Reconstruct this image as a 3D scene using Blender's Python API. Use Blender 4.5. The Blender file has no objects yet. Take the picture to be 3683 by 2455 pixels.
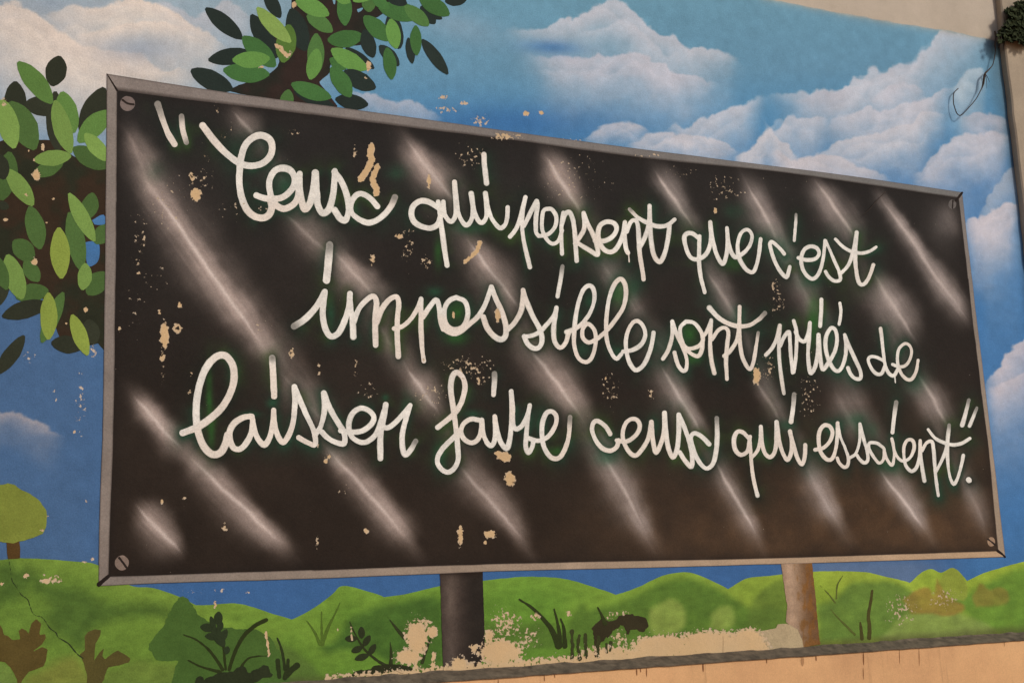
import bpy, bmesh, math, random
import numpy as np
from mathutils import Matrix, Vector

# ---------------------------------------------------------------- camera, light, exposure
sc = bpy.context.scene
COL = sc.collection
R = np.array([[0.88903438, -0.45515337, -0.04953061],
              [0.04997049, 0.20400003, -0.97769471],
              [0.45510528, 0.86672914, 0.20410727]])      # world -> lens axes (right, down, forward)
CAM = np.array([-0.61517044, -3.34838622, 1.06264012])
FPX = 3079.888 * 3683 / 2352                               # focal length in photograph pixels
cam = bpy.data.cameras.new('camera')
co = bpy.data.objects.new('camera', cam); COL.objects.link(co)
cam.sensor_width = 36.0; cam.lens = 36.0 * FPX / 3683
cam.clip_start = 0.05; cam.clip_end = 1000
M = np.eye(4); M[:3, 0] = R[0]; M[:3, 1] = -R[1]; M[:3, 2] = -R[2]; M[:3, 3] = CAM
co.matrix_world = Matrix(M.tolist())
sc.camera = co

SUN_EL, SUN_AZ = math.radians(34), math.radians(30)       # azimuth measured from straight in front of the wall, + to the right
world = bpy.data.worlds.new('World'); sc.world = world; world.use_nodes = True
nt = world.node_tree; nt.nodes.clear()
sky = nt.nodes.new('ShaderNodeTexSky'); sky.sky_type = 'NISHITA'; sky.sun_disc = False
sky.sun_elevation = SUN_EL; sky.sun_rotation = math.pi - SUN_AZ
bg = nt.nodes.new('ShaderNodeBackground'); bg.inputs['Strength'].default_value = 0.06
wo = nt.nodes.new('ShaderNodeOutputWorld')
nt.links.new(sky.outputs[0], bg.inputs[0]); nt.links.new(bg.outputs[0], wo.inputs[0])
sun = bpy.data.lights.new('sun', 'SUN'); sun.energy = 1.5; sun.angle = math.radians(10); sun.color = (1.0, 0.94, 0.86)
so = bpy.data.objects.new('sun', sun); COL.objects.link(so)
sd = Vector((math.sin(SUN_AZ) * math.cos(SUN_EL), -math.cos(SUN_AZ) * math.cos(SUN_EL), math.sin(SUN_EL)))
so.rotation_euler = sd.to_track_quat('Z', 'Y').to_euler(); so.location = (0, -6, 6)
vs = sc.view_settings
vs.view_transform = 'Standard'; vs.look = 'None'; vs.gamma = 1; vs.use_curve_mapping = False
vs.exposure = 0.60

# ---------------------------------------------------------------- helpers
rng = np.random.default_rng(7); random.seed(7)
GAIN = np.array([1.0, 1.0, 1.0])                           # paint albedo per displayed colour
def lin(c):
    c = np.asarray(c, float) / 255.0
    return np.where(c <= 0.04045, c / 12.92, ((c + 0.055) / 1.055) ** 2.4)
def paint(c): return np.clip(lin(c) * GAIN, 0, 0.9)

def W(u, v, y=0.0):
    """photograph pixel -> point on the plane at depth y of the wall"""
    u = np.asarray(u, float); v = np.asarray(v, float)
    d = np.stack([(u - 1841.5) / FPX, (v - 1227.7) / FPX, np.ones_like(u)], -1) @ R
    k = (y - CAM[1]) / d[..., 1]
    return CAM + d * k[..., None]
def UV(x, z):
    """wall point -> photograph pixel (used to look up the traced artwork)"""
    p = np.stack([x - CAM[0], np.full_like(x, -CAM[1]), z - CAM[2]], -1) @ R.T
    return 1841.5 + FPX * p[..., 0] / p[..., 2], 1227.7 + FPX * p[..., 1] / p[..., 2]

_tab = rng.random((256, 256))
def vnoise(u, v, s):
    a = np.asarray(u) / s; b = np.asarray(v) / s
    i = np.floor(a).astype(int); j = np.floor(b).astype(int)
    fa = a - i; fb = b - j
    fa = fa * fa * (3 - 2 * fa); fb = fb * fb * (3 - 2 * fb)
    t = lambda x, y: _tab[x & 255, y & 255]
    return (t(i, j) * (1 - fa) + t(i + 1, j) * fa) * (1 - fb) + (t(i, j + 1) * (1 - fa) + t(i + 1, j + 1) * fa) * fb
def fbm(u, v, s, o=4):
    r = 0; w = 0.5; n = 0
    for k in range(o):
        r = r + w * vnoise(u + 37.3 * k, v + 91.7 * k, s / 2 ** k); n += w; w *= 0.55
    return r / n
def sstep(x, a, b):
    t = np.clip((x - a) / (b - a), 0, 1); return t * t * (3 - 2 * t)
def mix(a, b, t): return a + (b - a) * t[..., None]

TILES = {'A': (540, 360, 3), 'B': (1100, 480, 3), 'C': (1780, 600, 3), 'D': (2400, 700, 3), 'E': (1000, 850, 3), 'F': (1700, 920, 3),
         'G': (2320, 980, 3), 'H': (2800, 1000, 3), 'I': (620, 1230, 3), 'J': (1240, 1290, 3), 'K': (1940, 1300, 3), 'L': (2560, 1320, 3),
         'M': (2850, 1380, 3), 'P': (0, 190, 3.733), 'Q': (0, 560, 3.733), 'R': (0, 940, 3.733), 'S': (660, 0, 3.92), 'U': (1080, 0, 3.92),
         'a': (0, 0, 1.912), 'b': (920, 0, 1.912), 'c': (1840, 0, 1.912), 'd': (2760, 0, 1.912), 'e': (0, 820, 1.912),
         'm': (0, 2000, 3.445), 'n': (560, 2000, 3.445), 'o': (920, 1900, 2.5576), 'p': (1840, 1900, 2.5576), 'q': (2760, 1900, 2.549),
         'r': (0, 1640, 3.92), 'x': (3300, 0, 3.733), 'y': (3200, 640, 1.633), 'v': (0, 0, 0.6386), 's': (0, 0, 1)}
def pts(tile, s):
    ox, oy, k = TILES[tile]
    q = np.array([[float(t) for t in p.split(',')] for p in s.split()])
    return q / k + np.array([ox, oy])
def smooth(p, n=6):
    if len(p) < 3: return np.linspace(p[0], p[-1], 4)
    q = np.vstack([2 * p[0] - p[1], p, 2 * p[-1] - p[-2]]); out = []
    t = np.linspace(0, 1, n, endpoint=False)[:, None]
    for i in range(1, len(q) - 2):
        a, b, c, d = q[i - 1], q[i], q[i + 1], q[i + 2]
        out.append(0.5 * (2 * b + (c - a) * t + (2 * a - 5 * b + 4 * c - d) * t ** 2 + (3 * b - a - 3 * c + d) * t ** 3))
    return np.vstack(out + [p[-1:]])
def seg_dist(u, v, line, w0=0.0, w1=0.0):
    """distance to a polyline minus its half width (w0 at the start -> w1 at the end)"""
    best = np.full(u.shape, 1e9); n = len(line) - 1
    for i in range(n):
        a, b = line[i], line[i + 1]; d = b - a; L = d @ d + 1e-9
        t = np.clip(((u - a[0]) * d[0] + (v - a[1]) * d[1]) / L, 0, 1)
        h = 0.5 * (w0 + (w1 - w0) * (i + t) / n)
        best = np.minimum(best, np.hypot(u - a[0] - t * d[0], v - a[1] - t * d[1]) - h)
    return best
def poly_sdf(u, v, P):
    """negative inside"""
    d = np.full(u.shape, 1e9); ins = np.zeros(u.shape, bool); n = len(P)
    for i in range(n):
        a, b = P[i], P[(i + 1) % n]; e = b - a
        t = np.clip(((u - a[0]) * e[0] + (v - a[1]) * e[1]) / (e @ e + 1e-9), 0, 1)
        d = np.minimum(d, np.hypot(u - a[0] - t * e[0], v - a[1] - t * e[1]))
        if a[1] != b[1]:
            c = (a[1] > v) != (b[1] > v)
            ins ^= c & (u < (b[0] - a[0]) * (v - a[1]) / (b[1] - a[1]) + a[0])
    return np.where(ins, -d, d)

# ---------------------------------------------------------------- wear: where the paint has flaked off
WB = []
def wb(*a): WB.append(a)
for s in '''780,390,12,20,.6 803,490,15,15,.6 830,470,10,30,.45 740,567,15,20,.6 740,643,40,50,.42 703,700,22,25,1.3 690,640,12,26,.8 1275,554,11,40,.55
1694,565,60,50,.46 1542,654,10,28,1 1433,850,18,11,.9 1467,880,30,80,.45 1533,947,25,30,.55 1340,937,14,24,.75 1595,350,26,10,.8 1668,371,20,9,.8
1731,434,40,25,.65 1809,491,45,14,.95 1892,408,14,12,1.1 1947,408,12,10,1.1 1856,491,30,12,.8 591,1207,17,50,1.3 638,1180,22,22,.8 575,1123,8,14,.9
646,1097,9,13,1.1 583,1285,11,20,.9 586,1343,9,40,.55 507,867,22,45,.55 486,945,18,24,.6 500,985,18,8,.8 685,1343,9,20,.65 680,1411,10,14,.6
429,1186,7,20,.8 1048,1270,12,20,.8 1147,1327,8,40,.55 1280,1323,12,40,.6 1673,1323,110,60,.46 1723,1367,30,18,.7 1523,1297,6,8,1.2 1547,1423,70,60,.4
1813,1643,27,17,1.5 1833,1723,20,28,1.3 1790,1630,14,10,1.3 2190,1410,40,70,.47 2337,1420,20,20,.55 2177,1360,5,8,1 2720,1350,15,32,1.3 2763,1330,30,50,.5
2787,1030,22,30,.55 2793,1090,30,60,.43 2910,1420,40,100,.42 1790,1133,11,25,1.4 1630,1133,5,18,1.2 2600,680,80,60,.39 2572,758,7,11,1.2 2050,640,150,100,.33
1655,1923,12,40,1.1 1760,1920,26,16,1.2 1745,1950,8,10,1.1 1143,1951,8,30,.55 1315,1908,10,12,.9 582,1801,5,9,1.3 650,1791,25,10,.55 806,1895,15,20,.6
288,1448,30,140,.46 105,1280,40,30,.45 199,1427,15,40,.5 267,1552,8,8,.9 335,1265,25,30,.6 131,630,16,20,1.3 94,694,9,13,1.2 123,943,13,13,1.3
21,790,11,7,1 190,715,9,6,1 166,801,7,5,1.1 308,1114,9,11,1.2 238,1162,6,5,1.1 12,367,10,16,1.1 153,530,7,16,.9 104,543,6,5,1 125,575,8,10,1
1058,18,9,13,1.3 943,241,8,6,1.2 1325,237,9,22,1.4 1307,283,6,6,1.1 186,2081,55,18,.6 93,2067,11,14,.95 6,2098,6,7,1.1 300,2022,34,9,.55
775,2171,9,13,1 1499,2291,40,62,1.2 1467,2361,44,28,1.2 1553,2271,20,22,1.2 1530,2240,20,20,.8 1651,2388,27,26,1.3 1702,2330,18,18,.9 1800,2345,75,45,1.3
1819,2240,60,55,.66 1760,2290,18,30,1 1900,2290,50,40,.6 2690,2300,60,40,1.2 2200,2360,120,38,1.1 2390,2325,120,42,1.25 2560,2310,130,42,1.25 2225,2295,30,30,.7
2200,2215,20,14,.7 2240,2205,40,12,.55 2045,2205,14,14,.7 1925,2215,16,14,.8 165,2090,14,12,.9 700,2128,40,10,.45 790,2125,25,12,.5 890,2128,10,8,.6
170,1855,10,6,.8 152,1906,9,7,.9 312,1803,10,8,.6 330,2010,8,8,.9 930,1180,60,30,.33 1330,1400,50,40,.36 2450,620,70,30,.33 600,740,90,120,.33
520,790,60,60,.33 880,760,140,50,.3 1050,480,40,20,.45 2330,560,60,12,.5 2060,505,40,12,.5 1240,1760,40,30,.4 2960,1240,60,60,.3 3240,2190,60,60,.5
3400,2150,60,40,.5 1600,395,60,14,.65 480,1090,50,80,.3 560,1000,60,60,.3 1180,1640,14,10,.9 1170,1660,10,9,1.1 1130,1600,20,12,.5'''.split():
    _a = [float(t) for t in s.split(',')]
    if _a[1] < 2030: _a[2] *= .86; _a[3] *= .86
    wb(*_a)
WL = [(pts('s', '1336,528 1329,560 1338,575 1323,607 1297,645'), 12, 1.45), (pts('s', '1356,600 1338,648 1354,682 1352,698'), 11, 1.4),
      (pts('s', '1725,873 1715,905 1672,942'), 9, 1.1), (pts('s', '989,161 1007,173 1022,194 1043,196'), 8, 1.3),
      (pts('s', '955,2272 963,2310 967,2355'), 5, 1.1), (pts('s', '1262,2255 1265,2300'), 4, .9), (pts('s', '1215,2240 1216,2270'), 4, .8),
      (pts('s', '1330,2440 1500,2425 1700,2405 1900,2392 2100,2375'), 30, .95), (pts('s', '1180,2440 1250,2435 1340,2430'), 22, .8),
      (pts('s', '2100,2375 2400,2350 2740,2328'), 34, 1.1), (pts('s', '1560,2350 1556,2400'), 9, 1), (pts('s', '1500,2340 1497,2400'), 8, 1)]
def wear(u, v):
    w = np.zeros(u.shape)
    for cu, cv, ru, rv, s in WB:
        m = (np.abs(u - cu) < 2.2 * ru) & (np.abs(v - cv) < 2.2 * rv)
        if m.any():
            q = ((u[m] - cu) / ru) ** 2 + ((v[m] - cv) / rv) ** 2
            w[m] = np.maximum(w[m], s * np.exp(-0.55 * q ** 1.6))
    for L, wd, s in WL:
        lo = L.min(0) - 3 * wd; hi = L.max(0) + 3 * wd
        m = (u > lo[0]) & (u < hi[0]) & (v > lo[1]) & (v < hi[1])
        if m.any():
            q = (seg_dist(u[m], v[m], L) / wd) ** 2
            w[m] = np.maximum(w[m], s * np.exp(-0.9 * q ** 1.5))
    return w

COAT = .16                                                 # thickness scale of the coats of paint
# ---------------------------------------------------------------- mesh builders
CASES = {1: [[0, 4, 7]], 2: [[4, 1, 5]], 3: [[0, 1, 5, 7]], 4: [[5, 2, 6]], 5: [[0, 4, 7], [5, 2, 6]], 6: [[4, 1, 2, 6]], 7: [[0, 1, 2, 6, 7]],
         8: [[7, 6, 3]], 9: [[0, 4, 6, 3]], 10: [[4, 1, 5], [7, 6, 3]], 11: [[0, 1, 5, 6, 3]], 12: [[7, 5, 2, 3]], 13: [[0, 4, 5, 2, 3]],
         14: [[4, 1, 2, 3, 7]], 15: [[0, 1, 2, 3]]}
def make_mesh(name, co_, polys, color=None, wr=None):
    """polys: list of index arrays (n, k)"""
    me = bpy.data.meshes.new(name)
    me.vertices.add(len(co_)); me.vertices.foreach_set('co', np.asarray(co_, np.float32).ravel())
    tot = sum(len(p) for p in polys); nl = sum(p.size for p in polys)
    me.loops.add(nl); me.polygons.add(tot)
    me.loops.foreach_set('vertex_index', np.concatenate([p.ravel() for p in polys]).astype(np.int32))
    ls = []; s = 0
    for p in polys:
        ls.append(s + np.arange(len(p)) * p.shape[1]); s += p.size
    me.polygons.foreach_set('loop_start', np.concatenate(ls).astype(np.int32))
    me.update(calc_edges=True); me.validate()
    if color is not None:
        at = me.attributes.new('paint', 'FLOAT_COLOR', 'POINT')
        at.data.foreach_set('color', np.concatenate([color, np.ones((len(color), 1))], 1).astype(np.float32).ravel())
        at = me.attributes.new('wear', 'FLOAT', 'POINT')
        at.data.foreach_set('value', (np.zeros(len(co_)) if wr is None else wr).astype(np.float32))
    return me
def add(name, me, mat, parent=None, loc=None):
    o = bpy.data.objects.new(name, me); COL.objects.link(o)
    if mat: me.materials.append(mat)
    if parent:
        o.parent = parent; o.matrix_parent_inverse = Matrix.Translation(-parent.location)
    return o
def tag(o, label, cat, group=None):
    o['label'] = label; o['category'] = cat
    if group: o['group'] = group
    return o
def structure(o): o['kind'] = 'structure'; return o
def thing(name, loc, label, cat, group=None):
    o = bpy.data.objects.new(name, None); COL.objects.link(o); o.location = loc; o.empty_display_size = .1
    return tag(o, label, cat, group)
def field_mesh(name, f, X, Z, y, color_fn, wr_fn=wear):
    ny, nx = f.shape
    f = np.where(np.abs(f) < 1e-6, 1e-6, f)
    a, b, c, d = f[:-1, :-1], f[:-1, 1:], f[1:, 1:], f[1:, :-1]
    case = (a > 0) * 1 + (b > 0) * 2 + (c > 0) * 4 + (d > 0) * 8
    J, I = np.meshgrid(np.arange(ny - 1), np.arange(nx - 1), indexing='ij')
    N0 = ny * nx; N1 = N0 + ny * (nx - 1)
    tok = [J * nx + I, J * nx + I + 1, (J + 1) * nx + I + 1, (J + 1) * nx + I,
           N0 + J * (nx - 1) + I, N1 + J * nx + I + 1, N0 + (J + 1) * (nx - 1) + I, N1 + J * nx + I]
    by = {}
    for k, pl in CASES.items():
        m = case == k
        if not m.any(): continue
        for p in pl: by.setdefault(len(p), []).append(np.stack([tok[t][m] for t in p], 1))
    if not by: return None
    polys = [np.concatenate(v) for v in by.values()]
    used, inv = np.unique(np.concatenate([p.ravel() for p in polys]), return_inverse=True)
    x = np.empty(len(used)); z = np.empty(len(used))
    m = used < N0; g = used[m]; x[m] = X[g % nx]; z[m] = Z[g // nx]
    m = (used >= N0) & (used < N1); g = used[m] - N0; j = g // (nx - 1); i = g % (nx - 1)
    t = np.clip(f[j, i] / (f[j, i] - f[j, i + 1]), 0, 1); x[m] = X[i] + t * (X[i + 1] - X[i]); z[m] = Z[j]
    m = used >= N1; g = used[m] - N1; j = g // nx; i = g % nx
    t = np.clip(f[j, i] / (f[j, i] - f[j + 1, i]), 0, 1); z[m] = Z[j] + t * (Z[j + 1] - Z[j]); x[m] = X[i]
    out = []; s = 0
    for p in polys:
        out.append(inv[s:s + p.size].reshape(p.shape)); s += p.size
    u, v = UV(x, z)
    return make_mesh(name, np.stack([x, np.full_like(x, -y * COAT), z], 1), out, color_fn(u, v), wr_fn(u, v))
def shape(name, sdf, box, step, y, color_fn, mat, parent=None, wr_fn=wear):
    """flat coat of paint where sdf(u, v) < 0; box = u0, v0, u1, v1"""
    q = W(np.array([box[0], box[2], box[2], box[0]]), np.array([box[1], box[1], box[3], box[3]]))
    X = np.arange(q[:, 0].min(), q[:, 0].max() + step, step); Z = np.arange(q[:, 2].min(), q[:, 2].max() + step, step)
    gx, gz = np.meshgrid(X, Z); u, v = UV(gx, gz)
    me = field_mesh(name, -sdf(u, v), X, Z, y, color_fn, wr_fn)
    return add(name, me, mat, parent)
def flat(c, var=.10, s=60):
    c = paint(c)
    def fn(u, v):
        n = (fbm(u, v, s) - .5) * 2 * var + (fbm(u + 500, v, s * 5, 2) - .5) * var
        return np.clip(c[None] * (1 + n[:, None]), 0.002, .9)
    return fn

# ---------------------------------------------------------------- materials
def nodes(mat):
    mat.use_nodes = True; t = mat.node_tree; t.nodes.clear()
    out = t.nodes.new('ShaderNodeOutputMaterial'); b = t.nodes.new('ShaderNodeBsdfPrincipled')
    t.links.new(b.outputs[0], out.inputs[0])
    return t, b
def N(t, kind, **kw):
    n = t.nodes.new(kind)
    for k, v in kw.items():
        if k in n.inputs.keys(): n.inputs[k].default_value = v
        else: setattr(n, k, v)
    return n
def math_(t, op, a, b=None):
    n = t.nodes.new('ShaderNodeMath'); n.operation = op
    for i, x in enumerate((a, b)):
        if x is None: continue
        if isinstance(x, (int, float)): n.inputs[i].default_value = x
        else: t.links.new(x, n.inputs[i])
    return n.outputs[0]
def mixc(t, fac, a, b, mode='MIX'):
    n = t.nodes.new('ShaderNodeMix'); n.data_type = 'RGBA'; n.blend_type = mode
    for s, x in ((n.inputs[0], fac), (n.inputs[6], a), (n.inputs[7], b)):
        if isinstance(x, (int, float)): s.default_value = x
        elif isinstance(x, (tuple, list, np.ndarray)): s.default_value = (*x, 1) if len(x) == 3 else x
        else: t.links.new(x, s)
    return n.outputs[2]
def stucco(t, geo, strength=.35):
    """roller-and-plaster relief shared by everything painted on this wall"""
    n1 = N(t, 'ShaderNodeTexNoise', Scale=95.0, Detail=4.0, Roughness=.6); t.links.new(geo, n1.inputs['Vector'])
    n2 = N(t, 'ShaderNodeTexNoise', Scale=9.0, Detail=3.0); t.links.new(geo, n2.inputs['Vector'])
    n3 = N(t, 'ShaderNodeTexNoise', Scale=330.0, Detail=2.0); t.links.new(geo, n3.inputs['Vector'])
    h = math_(t, 'ADD', math_(t, 'ADD', math_(t, 'MULTIPLY', n1.outputs[0], .5), math_(t, 'MULTIPLY', n2.outputs[0], 2.2)), math_(t, 'MULTIPLY', n3.outputs[0], .22))
    return h
def grain(t, geo, col, amt=.2):
    n = N(t, 'ShaderNodeTexNoise', Scale=260.0, Detail=3.0, Roughness=.75); t.links.new(geo, n.inputs['Vector'])
    m = N(t, 'ShaderNodeTexNoise', Scale=22.0, Detail=4.0, Roughness=.65); t.links.new(geo, m.inputs['Vector'])
    f = math_(t, 'ADD', math_(t, 'MULTIPLY', math_(t, 'SUBTRACT', n.outputs[0], .5), amt * 4),
              math_(t, 'MULTIPLY', math_(t, 'SUBTRACT', m.outputs[0], .5), amt * 1.6))
    w = N(t, 'ShaderNodeTexNoise', Scale=3.2, Detail=5.0, Roughness=.6); t.links.new(geo, w.inputs['Vector'])
    f = math_(t, 'ADD', f, math_(t, 'MULTIPLY', math_(t, 'SUBTRACT', w.outputs[0], .5), .36))
    f = math_(t, 'ADD', f, 1.0)
    v = t.nodes.new('ShaderNodeVectorMath'); v.operation = 'SCALE'
    t.links.new(col, v.inputs[0]); t.links.new(f, v.inputs['Scale'])
    return v.outputs[0]
def plaster_color(t, geo):
    n = N(t, 'ShaderNodeTexNoise', Scale=7.0, Detail=5.0, Roughness=.6); t.links.new(geo, n.inputs['Vector'])
    return mixc(t, n.outputs[0], tuple(paint((204, 176, 138))), tuple(paint((214, 176, 126))))
def paint_material(name, rough=.75, spec=.08, fleck=((188, 176, 164), (200, 182, 154))):
    m = bpy.data.materials.new(name); t, b = nodes(m)
    geo = t.nodes.new('ShaderNodeNewGeometry').outputs['Position']
    at = N(t, 'ShaderNodeAttribute', attribute_name='paint'); wr = N(t, 'ShaderNodeAttribute', attribute_name='wear')
    n = N(t, 'ShaderNodeTexNoise', Scale=88.0, Detail=4.0, Roughness=.6); t.links.new(geo, n.inputs['Vector'])
    chip = math_(t, 'ADD', math_(t, 'MULTIPLY', n.outputs[0], 1.6), math_(t, 'MULTIPLY', wr.outputs['Fac'], .62))
    cm = N(t, 'ShaderNodeMapRange'); t.links.new(chip, cm.inputs[0])
    cm.inputs[1].default_value = 1.18; cm.inputs[2].default_value = 1.24
    base = grain(t, geo, at.outputs['Color'])
    n2 = N(t, 'ShaderNodeTexNoise', Scale=16.0, Detail=3.0); t.links.new(geo, n2.inputs['Vector'])
    pale = mixc(t, n2.outputs[0], tuple(paint(fleck[0])), tuple(paint(fleck[1])))
    bare = mixc(t, math_(t, 'MULTIPLY', math_(t, 'MINIMUM', wr.outputs['Fac'], 1.0), 1.0), pale, plaster_color(t, geo))
    col = mixc(t, cm.outputs[0], base, grain(t, geo, bare, .1))
    t.links.new(col, b.inputs['Base Color'])
    h = math_(t, 'SUBTRACT', stucco(t, geo), math_(t, 'MULTIPLY', cm.outputs[0], .9))
    bp = N(t, 'ShaderNodeBump', Strength=.5, Distance=.0026); t.links.new(h, bp.inputs['Height'])
    t.links.new(bp.outputs[0], b.inputs['Normal'])
    b.inputs['Roughness'].default_value = rough; b.inputs['Specular IOR Level'].default_value = spec
    return m
MURAL = paint_material('mural_paint')
SKYM = paint_material('sky_paint', fleck=((168, 180, 198), (196, 188, 176)))
LETTER = paint_material('lettering_paint', .55, .3)
def plain_material(name, c1, c2, scale=8, rough=.8, streak=0, dark=(70, 60, 48), bump=.35):
    m = bpy.data.materials.new(name); t, b = nodes(m)
    geo = t.nodes.new('ShaderNodeNewGeometry').outputs['Position']
    n = N(t, 'ShaderNodeTexNoise', Scale=float(scale), Detail=6.0, Roughness=.65); t.links.new(geo, n.inputs['Vector'])
    mr = N(t, 'ShaderNodeMapRange'); t.links.new(n.outputs[0], mr.inputs[0]); mr.inputs[1].default_value = .3; mr.inputs[2].default_value = .7
    col = mixc(t, mr.outputs[0], tuple(paint(c1)), tuple(paint(c2)))
    if streak:
        mp = N(t, 'ShaderNodeMapping'); t.links.new(geo, mp.inputs[0]); mp.inputs['Scale'].default_value = (16, 1, 1.1)
        s = N(t, 'ShaderNodeTexNoise', Scale=1.6, Detail=5.0, Roughness=.7); t.links.new(mp.outputs[0], s.inputs['Vector'])
        r = N(t, 'ShaderNodeMapRange'); t.links.new(s.outputs[0], r.inputs[0]); r.inputs[1].default_value = .58; r.inputs[2].default_value = .80
        col = mixc(t, math_(t, 'MULTIPLY', r.outputs[0], streak), col, tuple(paint(dark)))
    t.links.new(grain(t, geo, col, .12), b.inputs['Base Color'])
    bp = N(t, 'ShaderNodeBump', Strength=bump, Distance=.002); t.links.new(stucco(t, geo), bp.inputs['Height'])
    t.links.new(bp.outputs[0], b.inputs['Normal'])
    b.inputs['Roughness'].default_value = rough; b.inputs['Specular IOR Level'].default_value = .2
    return m
PLASTER = plain_material('cream_plaster', (182, 168, 150), (196, 181, 163), 5, .85)
PIL = plain_material('beige_plaster', (158, 142, 122), (174, 157, 135), 6, .85, .3, (110, 95, 75))
PLINTH = plain_material('orange_plaster', (205, 157, 112), (220, 172, 122), 4, .85, .55, (120, 85, 60))  # cream orange plaster; its orange also stands in for the warm glow
LEDGE = plain_material('grimy_cement', (66, 58, 48), (116, 102, 84), 30, .9, .3, (44, 38, 30), .3)
GROUND = plain_material('warm_bounce_pavement', (150, 112, 84), (172, 130, 96), 3, .9)  # unseen ground, given a warm tone to bounce light onto the lower wall
CRACK = plain_material('crack_dark', (42, 52, 28), (52, 60, 34), 30, .95)  # dark green tone of the crack line
DARKLINE = plain_material('dark_paint', (40, 33, 29), (54, 46, 40), 30, .7)

def box_mesh(name, x0, x1, y0, y1, z0, z1):
    v = [(x0, y0, z0), (x1, y0, z0), (x1, y1, z0), (x0, y1, z0), (x0, y0, z1), (x1, y0, z1), (x1, y1, z1), (x0, y1, z1)]
    f = [(3, 2, 1, 0), (4, 5, 6, 7), (0, 1, 5, 4), (1, 2, 6, 5), (2, 3, 7, 6), (3, 0, 4, 7)]
    me = bpy.data.meshes.new(name); me.from_pydata(v, [], f); me.update(); return me

# ---------------------------------------------------------------- ground and walls
g = bpy.data.meshes.new('pavement')
g.from_pydata([(-300, -300, 0), (300, -300, 0), (300, 300, 0), (-300, 300, 0)], [], [(0, 1, 2, 3)])
structure(add('pavement', g, GROUND))
LZ = .951                                                   # where the sloped ledge meets the mural
wall = add('plaster_wall', box_mesh('plaster_wall', -4.2, 3.9, 0, .28, -.05, 4.3), PLASTER)
tag(wall, 'cream plaster wall carrying the painted mural', 'wall')
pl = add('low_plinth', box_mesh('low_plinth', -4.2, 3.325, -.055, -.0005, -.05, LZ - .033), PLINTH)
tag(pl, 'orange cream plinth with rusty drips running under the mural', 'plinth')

bm = bmesh.new()                                            # sloped, uneven cement ledge with a dirt crust
nx = 420; rows = []
xs = np.linspace(-4.2, 3.325, nx)
for k, (yy, zz) in enumerate(((-.0006, LZ - .034), (-.0580, LZ - .034), (-.0585, LZ - .031), (-.030, LZ - .019), (-.006, LZ - .010), (-.0006, LZ - .007))):
    r = []
    for x in xs:
        j = 0 if k < 1 else .0022 * (vnoise(np.array([x * 1000 + k * 77]), np.array([k * 50.]), 40)[0] - .5) * (3 if k > 3 else 1)
        r.append(bm.verts.new((x, yy, zz + j)))
    rows.append(r)
for a, b in zip(rows, rows[1:]):
    for i in range(nx - 1): bm.faces.new((a[i], a[i + 1], b[i + 1], b[i]))
me = bpy.data.meshes.new('sloped_ledge'); bm.to_mesh(me); bm.free(); me.update()
led = add('ledge', me, LEDGE, pl); led['label'] = 'dark grimy sloping cement ledge along the top of the plinth'
bm = bmesh.new()
b0, b1 = W(3633, 300, -.028), W(3667, 640, -.028)           # the pilaster's edge leans a little
xe = lambda z: b0[0] + (b1[0] - b0[0]) * (z - b0[2]) / (b1[2] - b0[2]) * .5
zs = np.linspace(-.05, 4.3, 140); cols = []
for z in zs:
    w_ = .006 * (vnoise(np.array([z * 1000]), np.array([3.]), 60)[0] - .5)
    x0 = xe(z) + w_
    cols.append([bm.verts.new(p) for p in ((x0, -.0008, z), (x0, -.023, z), (x0 + .005, -.028, z), (3.9, -.028, z), (3.9, .28, z))])
for a, b in zip(cols, cols[1:]):
    for i in range(4): bm.faces.new((a[i], a[i + 1], b[i + 1], b[i]))
me = bpy.data.meshes.new('pilaster'); bm.to_mesh(me); bm.free(); me.update()
tag(add('pilaster', me, PIL), 'beige plaster pilaster closing the end of the mural, under the green creeper', 'pilaster')

# ---------------------------------------------------------------- the airbrushed sky and clouds
SKYV = np.array([-100, 0, 250, 450, 700, 1000, 1500, 2000, 2450.])
SKYC = np.array([(112, 158, 178), (110, 157, 180), (104, 150, 178), (84, 140, 182), (66, 120, 176), (70, 120, 172), (72, 112, 160), (62, 101, 150), (64, 103, 150)], float)
def sky_base(u, v):
    c = np.stack([np.interp(v, SKYV, SKYC[:, k]) for k in range(3)], 1)
    left = sstep(-u, -700, -200)[:, None] * sstep(v, 700, 1200)[:, None]
    c = c * (1 - left) + np.array([74, 105, 143.]) * left
    deep = np.exp(-((u - 1850) / 420) ** 2 - ((v - 445) / 70) ** 2)[:, None] * .75
    c = c * (1 - deep) + np.array([58, 108, 164.]) * deep
    rt = (sstep(u, 3350, 3560) * sstep(v, 520, 760))[:, None] * .6
    c = c * (1 - rt) + np.array([74, 128, 180.]) * rt
    lt = (sstep(-u, -1000, 0) * sstep(-v, -900, -200))[:, None]
    c = c * (1 - lt * .8) + np.array([142, 158, 172.]) * lt * .8
    bt = (sstep(v, 1980, 2040) * sstep(u, 2750, 3000) * sstep(-u, -3500, -3250))[:, None] * .55
    c = c * (1 - bt) + np.array([118, 128, 148.]) * bt
    haze = np.exp(-((u - 1640) / 170) ** 2 - ((v - 90 - .25 * (u - 1640)) / 60) ** 2)[:, None] * .5
    c = c * (1 - haze) + np.array([150, 172, 190.]) * haze
    return c
WH, WM, LV, DU = (203, 204, 213), (228, 212, 198), (190, 189, 200), (190, 172, 166)
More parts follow.
